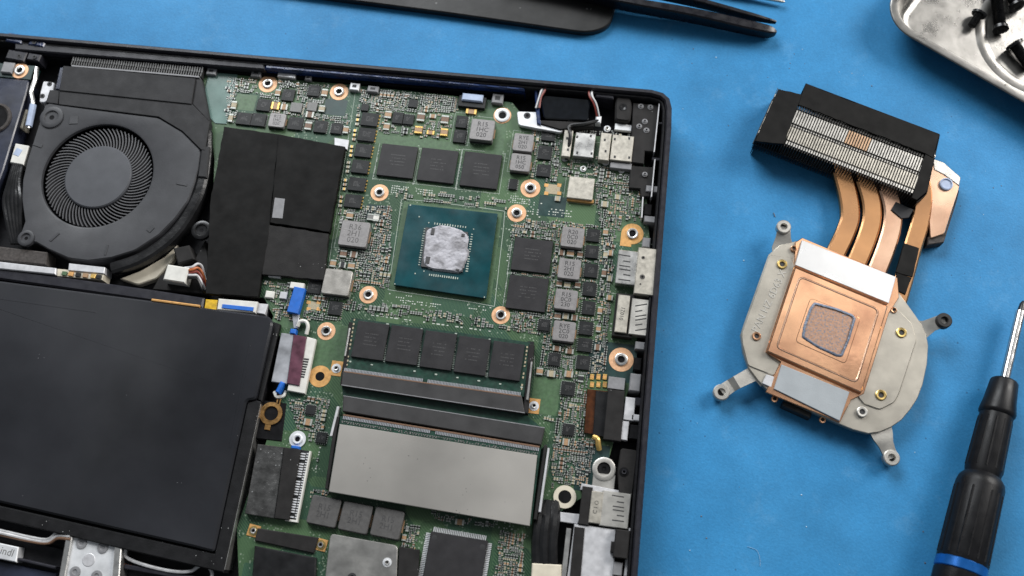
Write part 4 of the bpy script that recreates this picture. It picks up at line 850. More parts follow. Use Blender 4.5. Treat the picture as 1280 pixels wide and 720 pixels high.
# --- small part swarm: too small to pick apart
SM = MB(); KINDS = [(2, 0), (3, 0), (4, 0), (5, 0), (6, 0), (2, 0), (4, 0), (4, 1)]
SMAT = ['solder', 'silk', 'part_black', 'cap_tan', 'cap_brown', 'cap_beige', 'part_grey']
def smd(x, y, L, wd, ang, mi):
    h = wd * 0.75; c, s = (1, 0) if ang == 0 else (0, 1)
    w1, h1 = (L * 0.56, wd) if ang == 0 else (wd, L * 0.56)
    SM.box(x, y, w1, h1, Z + 0.02, Z + h, 0, mi)
    for sg in (-1, 1):
        w2, h2 = (L * 0.22, wd * 1.06) if ang == 0 else (wd * 1.06, L * 0.22)
        SM.box(x + sg * c * L * 0.39, y + sg * s * L * 0.39, w2, h2, Z + 0.005, Z + h * 1.03, 0, 0)
def swarm(poly, n, big=0.25, palette=(2, 2, 2, 2, 3, 4, 4, 5, 6, 6)):
    n = int(n * 1.9); big *= 0.7
    P = WP(poly, Z); xs = [p[0] for p in P]; ys = [p[1] for p in P]; made = 0; tries = 0
    while made < n and tries < n * 14:
        tries += 1
        x = random.uniform(min(xs), max(xs)); y = random.uniform(min(ys), max(ys)); ang = (int(x // 5) * 7 + int(y // 5) * 3) % 2 if random.random() < 0.8 else random.choice((0, 1))
        L, wd = (1.7, 0.95) if random.random() < big else ((1.1, 0.6) if random.random() < 0.6 else (0.7, 0.4))
        run = random.choice((1, 2, 3, 4, 5, 7)); mi = random.choice(palette); pitch = wd * 1.55
        for k in range(run):
            xx, yy = (x, y + k * pitch) if ang == 0 else (x + k * pitch, y)
            w, h = (L, wd) if ang == 0 else (wd, L)
            if inside(P, xx, yy) and free(xx, yy, w, h):
                smd(xx, yy, L, wd, ang, mi); occ_add(xx - w / 2 - .07, xx + w / 2 + .07, yy - h / 2 - .07, yy + h / 2 + .07); made += 1
            else: break
def quad(u0, v0, u1, v1): return [(u0, v0), (u1, v0), (u1, v1), (u0, v1)]
swarm([(285, 97), (425, 108), (440, 170), (283, 152)], 150, 0.35)
swarm([(452, 112), (575, 123), (572, 140), (446, 142)], 190, 0.15)
swarm([(472, 138), (565, 144), (565, 175), (470, 172)], 40, 0.3)
swarm([(665, 158), (700, 162), (696, 228), (660, 224)], 60, 0.3)
swarm([(740, 205), (800, 208), (800, 290), (750, 285)], 130, 0.3)
swarm([(690, 160), (800, 165), (800, 215), (690, 225)], 50, 0.25)
swarm([(425, 258), (490, 258), (486, 360), (405, 372), (425, 310)], 210, 0.22)
swarm([(640, 272), (700, 280), (690, 400), (640, 395)], 120, 0.25)
swarm([(690, 275), (770, 285), (755, 470), (665, 470)], 330, 0.28)
swarm([(660, 470), (735, 470), (728, 560), (668, 545), (690, 500)], 90, 0.3)
swarm([(690, 545), (745, 550), (735, 610), (690, 610)], 110, 0.22)
swarm([(360, 495), (425, 500), (408, 625), (362, 620), (380, 560)], 170, 0.22)
swarm([(505, 655), (545, 660), (525, 720), (500, 720)], 60, 0.2)
swarm([(610, 660), (655, 668), (650, 760), (605, 750)], 130, 0.2)
swarm([(540, 640), (620, 655), (612, 672), (540, 660)], 24, 0.2)
swarm([(330, 350), (385, 355), (385, 400), (345, 400)], 40, 0.25)
swarm([(395, 345), (440, 375), (432, 400), (385, 400)], 50, 0.25)
swarm([(440, 375), (640, 400), (640, 425), (440, 398)], 60, 0.06, (2, 5, 6))
swarm([(625, 395), (690, 400), (680, 430), (660, 430)], 40, 0.25)
swarm([(480, 232), (640, 250), (640, 262), (480, 248)], 40, 0.08, (2, 6, 5))
o = SM.build('tiny_components', SMAT, board); o['kind'] = 'stuff'
# bare solder pads and printed legends
for u, v, w, h, pr in ((497, 237, 28, 11, 0.9), (530, 240, 22, 8, 0.6), (484, 271, 8, 14, 0.85), (478, 286, 16, 14, 0.8), (650, 250, 26, 10, 0.85), (648, 287, 26, 12, 0.85), (757, 275, 10, 20, 0.7), (700, 266, 30, 10, 0.6), (668, 262, 18, 20, 0.5), (655, 393, 26, 12, 0.85),
                        (470, 315, 22, 40, 0.45), (600, 385, 40, 8, 0.5), (530, 380, 60, 6, 0.5), (500, 372, 30, 10, 0.4), (780, 240, 26, 24, 0.5), (690, 405, 10, 30, 0.3), (500, 120, 80, 14, 0.35), (545, 131, 50, 10, 0.6), (630, 650, 26, 30, 0.35), (400, 585, 20, 60, 0.4), (640, 300, 8, 60, 0.35), (690, 330, 8, 90, 0.35), (762, 410, 12, 30, 0.3)):
    pads(u, v, w, h, 0.8, 0.4, pr)
for k in range(26):
    t = k / 25
    if random.random() < 0.8: p = W(466 + 146 * t, 394 + 20 * t); PADS.box(p.x, p.y, random.uniform(0.5, 1.6), random.uniform(0.25, 0.5), Z + 0.002, Z + 0.05)
for u, v, w, h in ((462, 149, 27, 20), (458, 168, 27, 20), (577, 161, 22, 40), (602.5, 163, 36, 34), (654, 190, 32, 52), (715.6, 297, 33, 30), (711.6, 336, 33, 31), (707.4, 374.5, 33, 31), (705, 414.5, 33, 32), (710, 485, 24, 24), (702, 512, 30, 32), (710.5, 537, 20, 20), (726, 236, 40, 36), (442.5, 292, 42, 40), (421, 353, 40, 38), (783, 335, 70, 66)):
    silk_box(u, v, w, h, 0.13)
silk_line((445, 110), (405, 370), 0.15); silk_line((752, 178), (720, 180), 0.12); silk_line((752, 236), (752, 280), 0.12); silk_line((752, 258), (800, 262), 0.12); silk_line((668, 445), (668, 500), 0.14); silk_line((688, 570), (676, 630), 0.14); silk_line((655, 670), (640, 760), 0.2)
o = PADS.build('solder_pads', ['pad_tin'], board); o['kind'] = 'stuff'
o = SILK.build('printed_outlines', ['silk'], board); o['kind'] = 'stuff'

# --- black insulating tape
slab('insulating_film', [(280, 158), (349, 168), (335, 300), (322, 371), (257, 367), (263, 250)], Z + 0.4, Z + 2.6, 'cloth_tape', lap, 0.15)
slab('insulating_film', [(348, 167.5), (431, 183), (411.5, 290), (337.5, 278)], Z + 0.4, Z + 3.0, 'cloth_tape', lap, 0.15)
slab('insulating_film', [(336.5, 281), (410.5, 292), (405, 350), (327.5, 343)], Z + 0.4, Z + 2.5, 'matte_black', lap, 0.15)
slab('grey_sticker', [(343.5, 247), (356, 248.5), (353, 273), (340, 272)], Z + 2.9, Z + 3.12, 'grey_plastic', lap, 0.03)
slab('tin_plate', [(418, 172), (436, 175), (434, 187), (428, 184), (418, 182)], Z + 0.003, Z + 1.0, 'bracket_white', board, 0.1)

# ================================================================== fan (part of the laptop)
ZF = 11.0
fc_px = (121.3, 218.3); FC = W(*fc_px, ZF); RI = 67.0 / ((ppm(*fc_px, ZF)[0] + ppm(*fc_px, ZF)[1]) / 2)
fan_out = [(57, 128), (73, 131), (135, 139), (198, 147), (228, 165), (251, 188), (248, 212), (241, 234), (235, 251), (219, 273), (198, 294), (169, 313), (140, 322), (110, 326), (86, 323), (61, 312), (45, 303), (30, 300), (26, 290), (31, 278), (27, 250), (28, 225), (34, 200), (45, 165)]
FO = WP(fan_out, ZF)
def rayhit(c, a, P):
    d = Vector((math.cos(a), math.sin(a))); best = 0
    for i in range(len(P)):
        p, r = Vector(P[i - 1][:2]), Vector(P[i][:2]); e = r - p; den = d.x * e.y - d.y * e.x
        if abs(den) < 1e-9: continue
        w = p - c.xy; t = (w.x * e.y - w.y * e.x) / den; s = (w.x * d.y - w.y * d.x) / den
        if t > 0 and -1e-6 <= s <= 1 + 1e-6: best = max(best, t)
    return best
fan = put('cooling_fan', None, (FC.x, FC.y, 3.0), lap); fan['label'] = 'dark grey blower fan with curved blades round a plain hub'
n = 144; L = [[] for _ in range(7)]
for k in range(n):
    a = 2 * math.pi * k / n; ro = rayhit(FC, a, FO); d = Vector((math.cos(a), math.sin(a)))
    for Li, (r, z) in zip(L, ((ro, 3.1), (ro, ZF - 0.5), (ro - 0.4, ZF), (RI + 0.9, ZF), (RI + 0.15, ZF - 0.25), (RI, ZF - 0.9), (RI, ZF - 1.4))): Li.append((FC.x + d.x * r, FC.y + d.y * r, z))
MB().loft(L, 0, False, False).build('fan_cover', ['fan_grey'], fan)
MB().lathe(FC.x, FC.y, [(RI + 0.02, 3.3), (0.05, 3.3)], 60, 0, cap0=False).build('fan_floor', ['pit_black'], fan)
HC = W(121, 221, ZF - 0.4); RH = RI * 0.605
MB().lathe(FC.x, FC.y - 0.4, [(RH, 4.0), (RH, ZF - 1.1), (RH - 0.5, ZF - 0.75), (RH * 0.5, ZF - 0.65), (0.05, ZF - 0.65)], 64, 0).build('fan_hub', ['hub_grey'], fan)
mb = MB(); NB = 73
path = []
for k in range(8):
    t = k / 7; r = RH - 0.6 + (RI - 0.9 - RH + 0.6) * t; a = 0.30 * t ** 1.3
    path.append((r * math.cos(a), r * math.sin(a), 0))
mb.sweep(path, lambda i: [(-0.19, 0), (0.19, 0), (0.19, 5.2), (-0.19, 5.2)], 0)
bm_ = mb.mesh('fan_blade', ['blade_grey'])
for k in range(NB): put('fan_blade', bm_, (FC.x, FC.y - 0.2, 4.2), fan, -2 * math.pi * k / NB)
def boss(u, v, r, par, z=ZF, mat='fan_grey', hole=True):
    p = W(u, v, z); R = r / ppm(u, v, z)[0]; m = MB()
    m.lathe(0, 0, [(R, -1.0), (R, 0.5), (R * 0.9, 0.65), (R * 0.62, 0.62), (R * 0.55, 0.15), (R * 0.22, 0.12)], 26, 0, cap1=False); m.lathe(0, 0, [(R * 0.22, 0.13), (0.02, 0.05)], 14, 1, cap0=False)
    return put('screw_boss', m.mesh('screw_boss', [mat, 'pit_black']), (p.x, p.y, z), par)
boss(65, 147, 14, fan); boss(33, 298, 10, fan); boss(252, 288, 12, fan, 9.5, 'screw_black')
for u, v, w, h, r in ((47, 181, 12, 4, -12), (68, 296, 3, 14, -35), (133, 312, 2, 14, 0), (227, 230, 13, 3, -4), (92, 150, 10, 10, 10), (188, 286, 6, 8, -30)):
    block('cover_rib', u, v, w, h, ZF - 0.02, ZF + 0.22, 'fan_grey', fan, 0.08, rot=r, occ=False)
# duct and radiator behind the fan
du = slab('air_duct', [(74, 112), (240, 130), (262, 152), (256, 188), (251, 187), (228, 164), (198, 146), (73, 130.5)], 3.1, ZF + 0.35, 'duct_black', lap, 0.2)
slab('duct_cover', [(79, 82), (244, 98), (239, 130), (74, 113)], 3.1, ZF + 0.8, 'duct_black', lap, 0.2)
slab('duct_side', [(62, 112), (74, 113), (72, 130), (57, 128)], 3.1, ZF + 0.2, 'duct_black', lap, 0.2); slab('duct_side', [(75, 84), (80, 84), (75, 112), (69, 111)], 3.1, ZF + 0.4, 'fan_side', lap, 0.2)
slab('duct_side', [(245, 98), (252, 99), (258, 130), (262, 152), (240, 130)], 3.1, ZF - 0.2, 'duct_black', lap, 0.3)
rad = put('radiator', None, W(170, 80, 3.2), lap)
A, B = W(91, 75, ZF), W(252, 89.5, ZF); NF = 54; ang = math.atan2(B.y - A.y, B.x - A.x)
mb = MB().box(0, 0, 0.45, 4.2, 0, ZF - 3.4, 0, 0); mb.box(0.15, 0.0, 0.62, 1.0, ZF - 3.4, ZF - 3.25, 0, 0)
M('rad_fin', (0.055, 0.054, 0.053), 0.4, metal=0.4, var=0.3)
fm = mb.mesh('fin', ['rad_fin'])
for k in range(NF): p = A.lerp(B, k / (NF - 1)); put('fin', fm, (p.x, p.y, 3.4), rad, ang)
slab('radiator_edge', [(89, 81), (249, 95), (249, 97), (89, 83)], 3.3, ZF + 0.3, 'grey_plastic', rad, 0.1)
# rubber skirt round the fan, light shield under it
sk = [W(u, v, 9.2) for u, v in ((258, 165), (257, 200), (251, 235), (239, 262), (220, 290), (196, 311), (170, 326), (140, 336))]
mb = MB(); mb.sweep(smoothpath(sk), lambda i: [(-2.2, -4), (2.2, -4), (2.2, 0.6), (1.2, 1.3), (-1.2, 1.3), (-2.2, 0.6)], 0); mb.build('rubber_skirt', ['shiny_tape'], lap)
slab('tape_end', [(252, 182), (262, 183), (258, 222), (247, 221)], 5, ZF + 0.2, 'duct_black', lap, 0.4)
slab('light_shield', [(148, 348), (175, 338), (206, 320), (222, 304), (216, 325), (196, 348), (172, 356)], 3.1, 6.0, 'cream_plastic', lap, 0.4, 1.0)
# crossbar below fan
cb = slab('crossbar', [(-150, 318), (0, 335), (190, 362), (255, 372), (253, 385), (190, 376), (0, 349), (-150, 331)], 3.1, 11.0, 'rim_plastic', lap, 0.6)
slab('crossbar_pad', [(-40, 322), (0, 327), (70, 335), (69, 343), (0, 336), (-40, 331)], 9, 11.8, 'bracket_white', cb, 0.3)
slab('foam_block', [(-30, 304), (0, 308), (59, 315), (57, 331), (0, 326), (-30, 322)], 3.1, 10.0, 'foam_brown', lap, 0.4)
sb = slab('small_sensor_board', [(72, 336), (130, 341), (128, 350), (71, 345)], 5, 10.6, 'cream_plastic', lap, 0.1)
slab('sensor_shield', [(86, 329), (131, 334), (130, 342), (85, 338)], 5, 11.2, 'bracket_white', sb, 0.2)
for u, m in ((80, 'pad_green'), (88, 'gold_pad'), (97, 'chip_dark'), (106, 'cap_tan'), (116, 'gold'), (123, 'chip_dark')): block('sensor_chip', u, 341.5 + (u - 80) * 0.1, 6, 5, 10.61, 11.3, m, sb, 0.1, occ=False)
cn = block('white_plug', 220, 342, 28, 20, 6, 11.5, 'white_plastic', lap, 0.4, rot=-2, occ=False)
slab('plug_base', [(200, 344), (240, 330), (256, 300), (262, 330), (257, 368), (190, 362)], 3.1, 7.0, 'matte_black', lap, 0.4)
slab('plug_guard', [(216, 310), (236, 306), (243, 324), (222, 330)], 4, 10, 'matte_black', lap, 0.5)
for k, m in enumerate(('wire_white', 'wire_orange', 'wire_red', 'wire_white', 'wire_black')):
    mb = MB(); mb.tube(smoothpath([W(231, 335 + 3 * k, 9.5), W(240, 334 + 3.4 * k, 11 + 0.4 * (k % 2)), W(247, 330 + 5 * k, 10.5), W(253, 334 + 7 * k, 9), W(257, 350 + 4 * k, 7.5)]), 0.5, 7); mb.build('fan_lead', [m], lap)
# second fan housing at the frame's edge with hinge rod and cable
f2 = slab('second_fan_housing', [(-120, 90), (0, 97), (36, 100), (34, 112), (4, 212), (-30, 300), (-120, 290)], 3.1, 11.0, 'fan_side', lap, 0.4, 1.0)
p = W(-6, 148, 11.0); MB().lathe(p.x, p.y, [(6.6, 11.0), (6.4, 11.7), (5.6, 11.8), (5.0, 11.2), (4.8, 11.02)], 40, 0, cap0=False, cap1=False).build('inlet_ring', ['foam_brown'], f2)
MB().lathe(p.x, p.y, [(4.9, 11.03), (0.02, 11.03)], 32, 0, cap0=False).build('inlet_opening', ['pit_black'], f2)
hb = slab('hinge_board', [(-40, 76), (6, 79), (44, 82), (38, 100), (0, 96), (-40, 92)], 6, 10.2, 'pad_teal', lap, 0.2)
ringpiece(25, 88.5, 10, 'copper_ring', 'steel', 0.62, z=10.21)
block('hinge_block', 9, 84, 14, 14, 8, 11.5, 'grey_plastic', lap, 0.4, occ=False); block('hinge_block', 20, 69, 24, 12, 6, 11.8, 'rim_plastic', lap, 0.4, rot=-4, occ=False); block('hinge_block', 42, 71, 16, 9, 6, 11.6, 'rim_plastic', lap, 0.4, rot=-4, occ=False)
block('hinge_block', 18, 47, 20, 11, 6, 13.0, 'navy_reflection', lap, 0.4, rot=-4, occ=False); block('hinge_block', 46, 53, 20, 8, 6, 12.8, 'navy_reflection', lap, 0.4, rot=-4, occ=False)
for u, v in ((20, 46.5), (43, 52.5), (24, 70), (43, 71)): ringpiece(u, v, 2.6, 'ink', None, 0.5, 'hinge_hole', 13.02 if v < 60 else 11.82)
slab('pale_bracket', [(54, 101), (68, 103), (66, 118), (57, 128), (49, 128), (50, 116)], 5, 9.5, 'bracket_white', lap, 0.3, 0.8)
for u, v in ((62, 105), (53, 120)): ringpiece(u, v, 3, 'ink', None, 0.5, 'bracket_hole', 9.52)
mb = MB(); mb.tube(smoothpath([W(46, 85, 10), W(44, 99, 11), W(39, 114, 11), W(41, 128, 11), W(38, 146, 11), W(35, 160, 10.5)]), 0.85, 9); mb.build('cable_rod', ['steel'], lap)
mb = MB(); mb.tube([W(41.5, 131, 11), W(36, 158, 10.7)], 1.25, 10); mb.build('cable_sleeve', ['lavender'], lap)
slab('pale_strip', [(29, 136), (34, 137), (28, 160), (22, 159)], 4, 8.6, 'cream_plastic', lap, 0.2)
plg = slab('white_cable_plug', [(19, 179), (36, 182), (29, 206), (12, 203)], 4, 10.5, 'white_plastic', lap, 0.3); block('plug_window', 22, 190, 8, 9, 10.4, 10.62, 'lavender', plg, 0.05, rot=-14, occ=False)
mb = MB()
for k in range(5):
    mb.tube(smoothpath([W(20 + k * 2.2, 200, 9), W(12 + k * 3, 228, 9.8), W(6 + k * 5, 252, 9.2 + 0.3 * k), W(10 + k * 4, 278, 9), W(16 + k * 3, 305, 8)]), 1.0, 8)
mb.build('taped_cables', ['shiny_tape'], lap)

# ================================================================== battery
bat = slab('battery', [(-160, 330), (0, 351), (336, 395), (341, 403), (319, 499), (308, 500), (267, 690), (240, 683), (0, 628), (-160, 590)], 3.1, 12.0, 'battery_skin', lap, 0.7, 1.2)
bat['label'] = 'large flat battery in satin black wrap'
slab('battery_border', [(320, 500), (326, 502), (279, 716), (270, 714), (0, 650), (-160, 612), (-160, 594), (0, 632), (240, 686), (268, 692), (309, 503)], 3.1, 11.0, 'battery_edge', bat, 0.4)
slab('battery_flank', [(342, 402), (350, 405), (327, 502), (321, 500)], 3.1, 10.0, 'battery_edge', bat, 0.4)
slab('bright_edge', [(325, 505), (326, 505), (281, 712), (280, 712)], 3.1, 10.6, 'steel', bat, 0.03)
slab('wrap_fold', [(311, 430), (314, 430), (289, 560), (286, 560)], 11.99, 12.07, 'battery_skin', bat, 0.03)
slab('wrap_fold', [(0, 372), (120, 389), (120, 391), (0, 374)], 11.99, 12.06, 'battery_skin', bat, 0.02)
mb = MB(); mb.tube([W(190, 375, 11.5), W(250, 383, 11.6)], 0.5, 7); mb.build('amber_cable', ['gold_pad'], lap)
# bottom edge strip under the battery: plate with four screws, wires, label
hp = slab('steel_plate', [(86, 665), (140, 674), (150, 684), (143, 760), (70, 750)], 3.1, 9.6, 'white_metal', lap, 0.3, 0.6)
for pts in ([(83, 666), (91, 667), (76, 750), (68, 749)], [(143, 678), (152, 681), (146, 760), (137, 758)]): slab('plate_fold', pts, 3.1, 10.6, 'steel', hp, 0.3)
for u, v in ((102, 679), (128.5, 684.5), (94, 715), (121, 720)):
    p = W(u, v, 9.6); MB().lathe(p.x, p.y, [(1.9, 9.603), (1.8, 9.9), (0.9, 9.95), (0.7, 9.7), (0.02, 9.68)], 20, 0, cap0=False).build('plate_screw', ['grey_plastic'], hp)
p = W(111, 700, 9.6); MB().lathe(p.x, p.y, [(2.2, 9.603), (2.0, 9.75), (0.02, 9.76)], 20, 0, cap0=False).build('plate_dimple', ['bracket_white'], hp)
slab('bottom_channel', [(-150, 632), (0, 668), (260, 728), (255, 790), (-150, 750)], 3.05, 4.5, 'black_plastic', lap, 0.3)
slab('channel_ridge', [(-150, 655), (0, 692), (70, 708), (69, 712), (0, 696), (-150, 660)], 4.4, 8, 'rim_plastic', lap, 0.3)
slab('channel_ridge', [(155, 705), (255, 722), (253, 729), (154, 711)], 4.4, 8, 'rim_plastic', lap, 0.3)
slab('navy_strip', [(-150, 665), (0, 702), (70, 716), (66, 740), (0, 726), (-150, 690)], 4.4, 6, 'fan_side', lap, 0.3)
for dz, du, m in ((0, 0, 'wire_white'), (0.3, 3, 'wire_white'), (0, 5, 'cap_brown')):
    mb = MB(); mb.tube(smoothpath([W(-60, 650 + du, 8.5), W(0, 663 + du, 8.5 + dz), W(40, 672 + du, 8.5), W(60, 674 + du, 8.7), W(72, 665 + du * 1.6, 9.5), W(88, 664 + du * 2, 10.5)]), 0.55, 7); mb.build('antenna_wire', [m], lap)
mb = MB(); mb.tube(smoothpath([W(148, 676, 9.5), W(157, 682, 9), W(158, 696, 8), W(180, 706, 8), W(215, 714, 8), W(238, 714, 8.2), W(250, 707, 8.5), W(262, 710, 8.5), W(265, 720, 8.2), W(258, 726, 8)]), 0.6, 7); mb.build('antenna_wire', ['wire_white'], lap)
mb = MB(); mb.tube(smoothpath([W(152, 706, 7), W(190, 713, 7), W(235, 722, 7)]), 0.5, 7); mb.build('antenna_wire', ['wire_orange'], lap)
lb = slab('white_label_plate', [(-30, 673), (0, 679), (23, 684), (20, 703), (0, 699), (-30, 693)], 4.4, 8.5, 'white_metal', lap, 0.3)
p = W(9, 690, 8.5); marking('indl', 3.4, 'part_grey', (p.x, p.y, 8.52), lb, math.radians(-6))

# ================================================================== heat sink lying upside down on the mat
hsE = thing('heatsink', 'copper and grey metal heatsink with heat pipes and a black taped fin stack', 'heatsink', (W(1050, 400, 0).x, W(1050, 400, 0).y, 0))
ZH = 6.0
plate = [(961, 318), (975, 306), (1000, 300), (1118, 350), (1121, 362), (1132.5, 377.5), (1143, 392), (1152, 405), (1158, 417), (1160.5, 432), (1159, 455), (1153.6, 480.5), (1147, 498), (1138, 512), (1127, 525), (1114, 534), (1100, 540), (1085.5, 542), (1066, 537), (1046.7, 529), (1000, 508), (960.5, 489), (947, 475), (935.5, 459.7), (929, 440), (926, 418), (930, 405)]
pts = WP(plate, ZH)
pl_ = MB().prism(pts, ZH - 2.2, ZH, 0.25).build('base_plate', 'cold_plate', hsE)
# raised inner step of the plate
slab('plate_step', [(1121, 385), (1140, 404), (1146, 425), (1141, 440), (1124, 492), (1118, 503), (1100, 512), (1080, 505), (1072, 495), (1112, 383)], ZH - 0.5, ZH + 0.5, 'cold_plate', pl_, 0.25, 1.0)
slab('plate_step', [(962, 318), (990, 322), (994, 334), (959, 438), (963, 447), (975, 455), (968, 470), (935, 457), (928, 430), (927, 417)], ZH - 0.5, ZH + 0.4, 'cold_plate', pl_, 0.25, 1.0)
# corner arms with bushes
def arm(pts, boss_uv, r, zb, mat, name='mounting_arm', bush='plate_edge'):
    path = [W(u, v, z) for u, v, w, z in pts]; ws = [w / ppm(pts[0][0], pts[0][1])[0] / 2 for u, v, w, z in pts]
    mb = MB(); mb.sweep(path, lambda i: [(-ws[i], -0.5), (ws[i], -0.5), (ws[i], 0.45), (-ws[i], 0.45)], 0); a = mb.build(name, [mat], hsE)
    p = W(boss_uv[0], boss_uv[1], zb); R = r / ppm(*boss_uv, zb)[0]; m = MB()
    m.lathe(p.x, p.y, [(R * 0.9, zb - 3.2), (R, zb - 2.6), (R, zb - 0.3), (R * 0.88, zb), (R * 0.5, zb), (R * 0.42, zb - 0.5), (R * 0.42, zb - 2.5)], 28, 0, cap1=False)
    m.lathe(p.x, p.y, [(R * 0.43, zb - 1.8), (0.02, zb - 1.8)], 20, 1, cap0=False)
    m.build('screw_bush', [bush, 'ink'], hsE)
arm([(982, 326, 34, ZH - 1.2), (978, 308, 27, ZH - 1.0), (979, 297, 19, ZH + 0.4), (980, 284, 16, ZH + 0.6)], (980, 283), 9.2, ZH + 2.4, 'plate_edge')
arm([(1146, 414, 30, ZH - 1.2), (1158, 410, 20, ZH - 0.8), (1165, 406, 17, ZH + 0.5), (1181, 400, 17, ZH + 0.8)], (1181, 400), 10, ZH + 2.8, 'plate_edge', bush='rubber')
arm([(955, 472, 26, ZH - 1.4), (942, 467, 20, ZH - 1.4), (921, 478, 17, ZH - 1.2), (914, 482, 17, ZH - 2.8), (902, 490, 18, ZH - 2.8)], (902, 490), 10.5, ZH - 1.6, 'plate_edge')
arm([(1098, 530, 32, ZH - 1.4), (1103, 545, 27, ZH - 1.4), (1107, 555, 20, ZH - 1.6), (1111, 565, 18, ZH - 2.8), (1115, 573, 18, ZH - 2.8)], (1115, 572), 10.5, ZH - 1.4, 'plate_edge')
# copper surround, block and pads
slab('copper_carrier', [(994, 303), (1003, 297), (1122, 347), (1124, 372), (1111, 392), (1080, 492), (1064, 500), (1050, 528), (957, 490), (976, 452), (957, 440), (993, 332)], ZH - 0.4, ZH + 0.75, 'copper', hsE, 0.2)
blk = slab('copper_block', [(994, 334), (1110, 382.5), (1077, 491), (959, 439)], ZH + 0.3, ZH + 2.4, 'copper', hsE, 0.35)
# raised border and centre of block
def frame(P, Pi, z0, z1, mat, parent, name):
    n = len(P); m = MB(); L = [[(*p, z0) for p in P], [(*p, z1) for p in inset(P, 0.3)], [(*p, z1) for p in inset(Pi, -0.3)], [(*p, z0) for p in Pi]]
    A = sum(P[i][0] * P[(i + 1) % n][1] - P[(i + 1) % n][0] * P[i][1] for i in range(n))
    if A < 0: L = [l[::-1] for l in L]
    m.loft(L, 0, False, False); return m.build(name, [mat], parent)
B4 = WP([(994, 334), (1110, 382.5), (1077, 491), (959, 439)], ZH + 2.4)
B4i = roundpoly(inset(B4, 3.0), 1.6, 4); B4o = roundpoly(inset(B4, 2.2), 2.2, 4)
frame(B4o, B4i, ZH + 2.38, ZH + 2.62, 'copper_bright', blk, 'stamped_border')
slab('contact_pad', [(1013, 372), (1076, 397), (1057, 455), (994, 427)], ZH + 2.38, ZH + 2.6, 'copper', blk, 0.2, 1.5)
pc_ = [(1017.5, 377.5), (1046, 385), (1066, 393), (1070, 398), (1062, 425), (1053, 446), (1046, 446), (1022, 435), (1002, 422), (1004, 408), (1012, 385)]
PC = WP(pc_, ZH + 2.7)
slab('worn_contact', pc_, ZH + 2.55, ZH + 2.68, 'copper_worn', blk, 0.05)
blob('paste_ridge', roundpoly(PC, 0.8, 3), ZH + 2.64, 0.42, 90, ['paste_blue'], blk, 0.35, hole=roundpoly(inset(PC, 0.85), 0.3, 3))
slab('aluminium_pad', [(1002.5, 300), (1120, 346), (1111, 379), (994, 331)], ZH + 0.7, ZH + 2.7, 'alu_bright', hsE, 0.12)
slab('thermal_pad', [(977, 455.5), (1062, 490), (1049.5, 526), (967.5, 486)], ZH + 0.7, ZH + 1.5, 'pad_grey', hsE, 0.15)
def nut(u, v, r, mat, z):
    p = W(u, v, z); R = r / ppm(u, v, z)[0]; m = MB()
    m.lathe(p.x, p.y, [(R, z - 0.4), (R, z + 0.35), (R * 0.85, z + 0.55), (R * 0.55, z + 0.5), (R * 0.48, z + 0.1)], 22, 0, cap1=False); m.lathe(p.x, p.y, [(R * 0.5, z + 0.12), (0.02, z + 0.12)], 16, 1, cap0=False)
    return m.build('threaded_insert', [mat, 'ink'], hsE)
for u, v, r, m in ((977.5, 330.5, 6.4, 'brass'), (1126.5, 416, 6.8, 'brass'), (1101, 494, 7, 'brass'), (945.5, 420.5, 5.6, 'copper'), (1077.5, 515, 7, 'dull_steel'), (992, 311, 4, 'copper'), (1117, 388, 4, 'copper')): nut(u, v, r, m, ZH + 0.45)
slab('white_tab', [(958, 468), (968, 471), (964, 484), (953, 479)], ZH, ZH + 0.8, 'bracket_white', hsE, 0.1)
slab('foam_edge', [(980, 501), (1015, 517), (1013, 523), (978, 507)], 0.3, ZH - 1.5, 'rubber', hsE, 0.3)
for u, v in ((968, 499), (1028, 525)): nut(u, v, 4.5, 'copper', ZH - 1.5)
# embossed characters along the plate
p = W(962, 376, ZH + 0.42); e = proj(p + Vector((1, 0, 0)))
A, B = W(944, 413, ZH), W(976, 345, ZH); marking('PAN HZ 6D63 X', 3.6, 'plate_edge', (p.x, p.y, ZH + 0.46), pl_, math.atan2(B.y - A.y, B.x - A.x), 0.12)
# heat pipes
def pipe(pts, w, z, h, mat):
    path = smoothpath([W(u, v, z) for u, v in pts], 5); hw = w / 2
    sec = [(hw * 0.76 * s1 + (hw * 0.24) * s1 * c, (h / 2) * sn) for s1, c, sn in ((1, 0.0, -1), (1, 0.75, -0.66), (1, 1.0, 0), (1, 0.75, 0.66), (1, 0.0, 1), (-1, 0.0, 1), (-1, 0.75, 0.66), (-1, 1.0, 0), (-1, 0.75, -0.66), (-1, 0.0, -1))]
    m = MB(); m.sweep(path, lambda i: sec, 0); return m.build('heat_pipe', [mat], hsE)
pipe([(1045, 190), (1053, 220), (1060, 248), (1062, 272), (1056, 292), (1045, 315), (1030, 345)], 7.2, 4.4, 3.0, 'copper_pipe')
pipe([(1072, 195), (1080, 225), (1088, 252), (1089, 275), (1083, 298), (1072, 325), (1058, 355)], 7.2, 4.4, 3.0, 'copper_pipe')
pipe([(1100, 205), (1108, 235), (1115, 262), (1114, 285), (1107, 310), (1097, 336), (1085, 365)], 7.0, 4.4, 3.0, 'copper_bright')
pipe([(1140, 195), (1150, 225), (1153, 250), (1149, 280), (1140, 310), (1129, 350), (1120, 380)], 6.8, 4.2, 3.0, 'copper_pipe')
tp = slab('pipe_tape', [(1131, 304), (1149, 310), (1141, 346), (1120, 340)], 5.0, 6.05, 'cloth_tape', hsE, 0.1)
slab('pipe_tape', [(1121, 341), (1140, 347), (1132, 368), (1119, 362)], 5.0, 6.2, 'cloth_tape', hsE, 0.1)
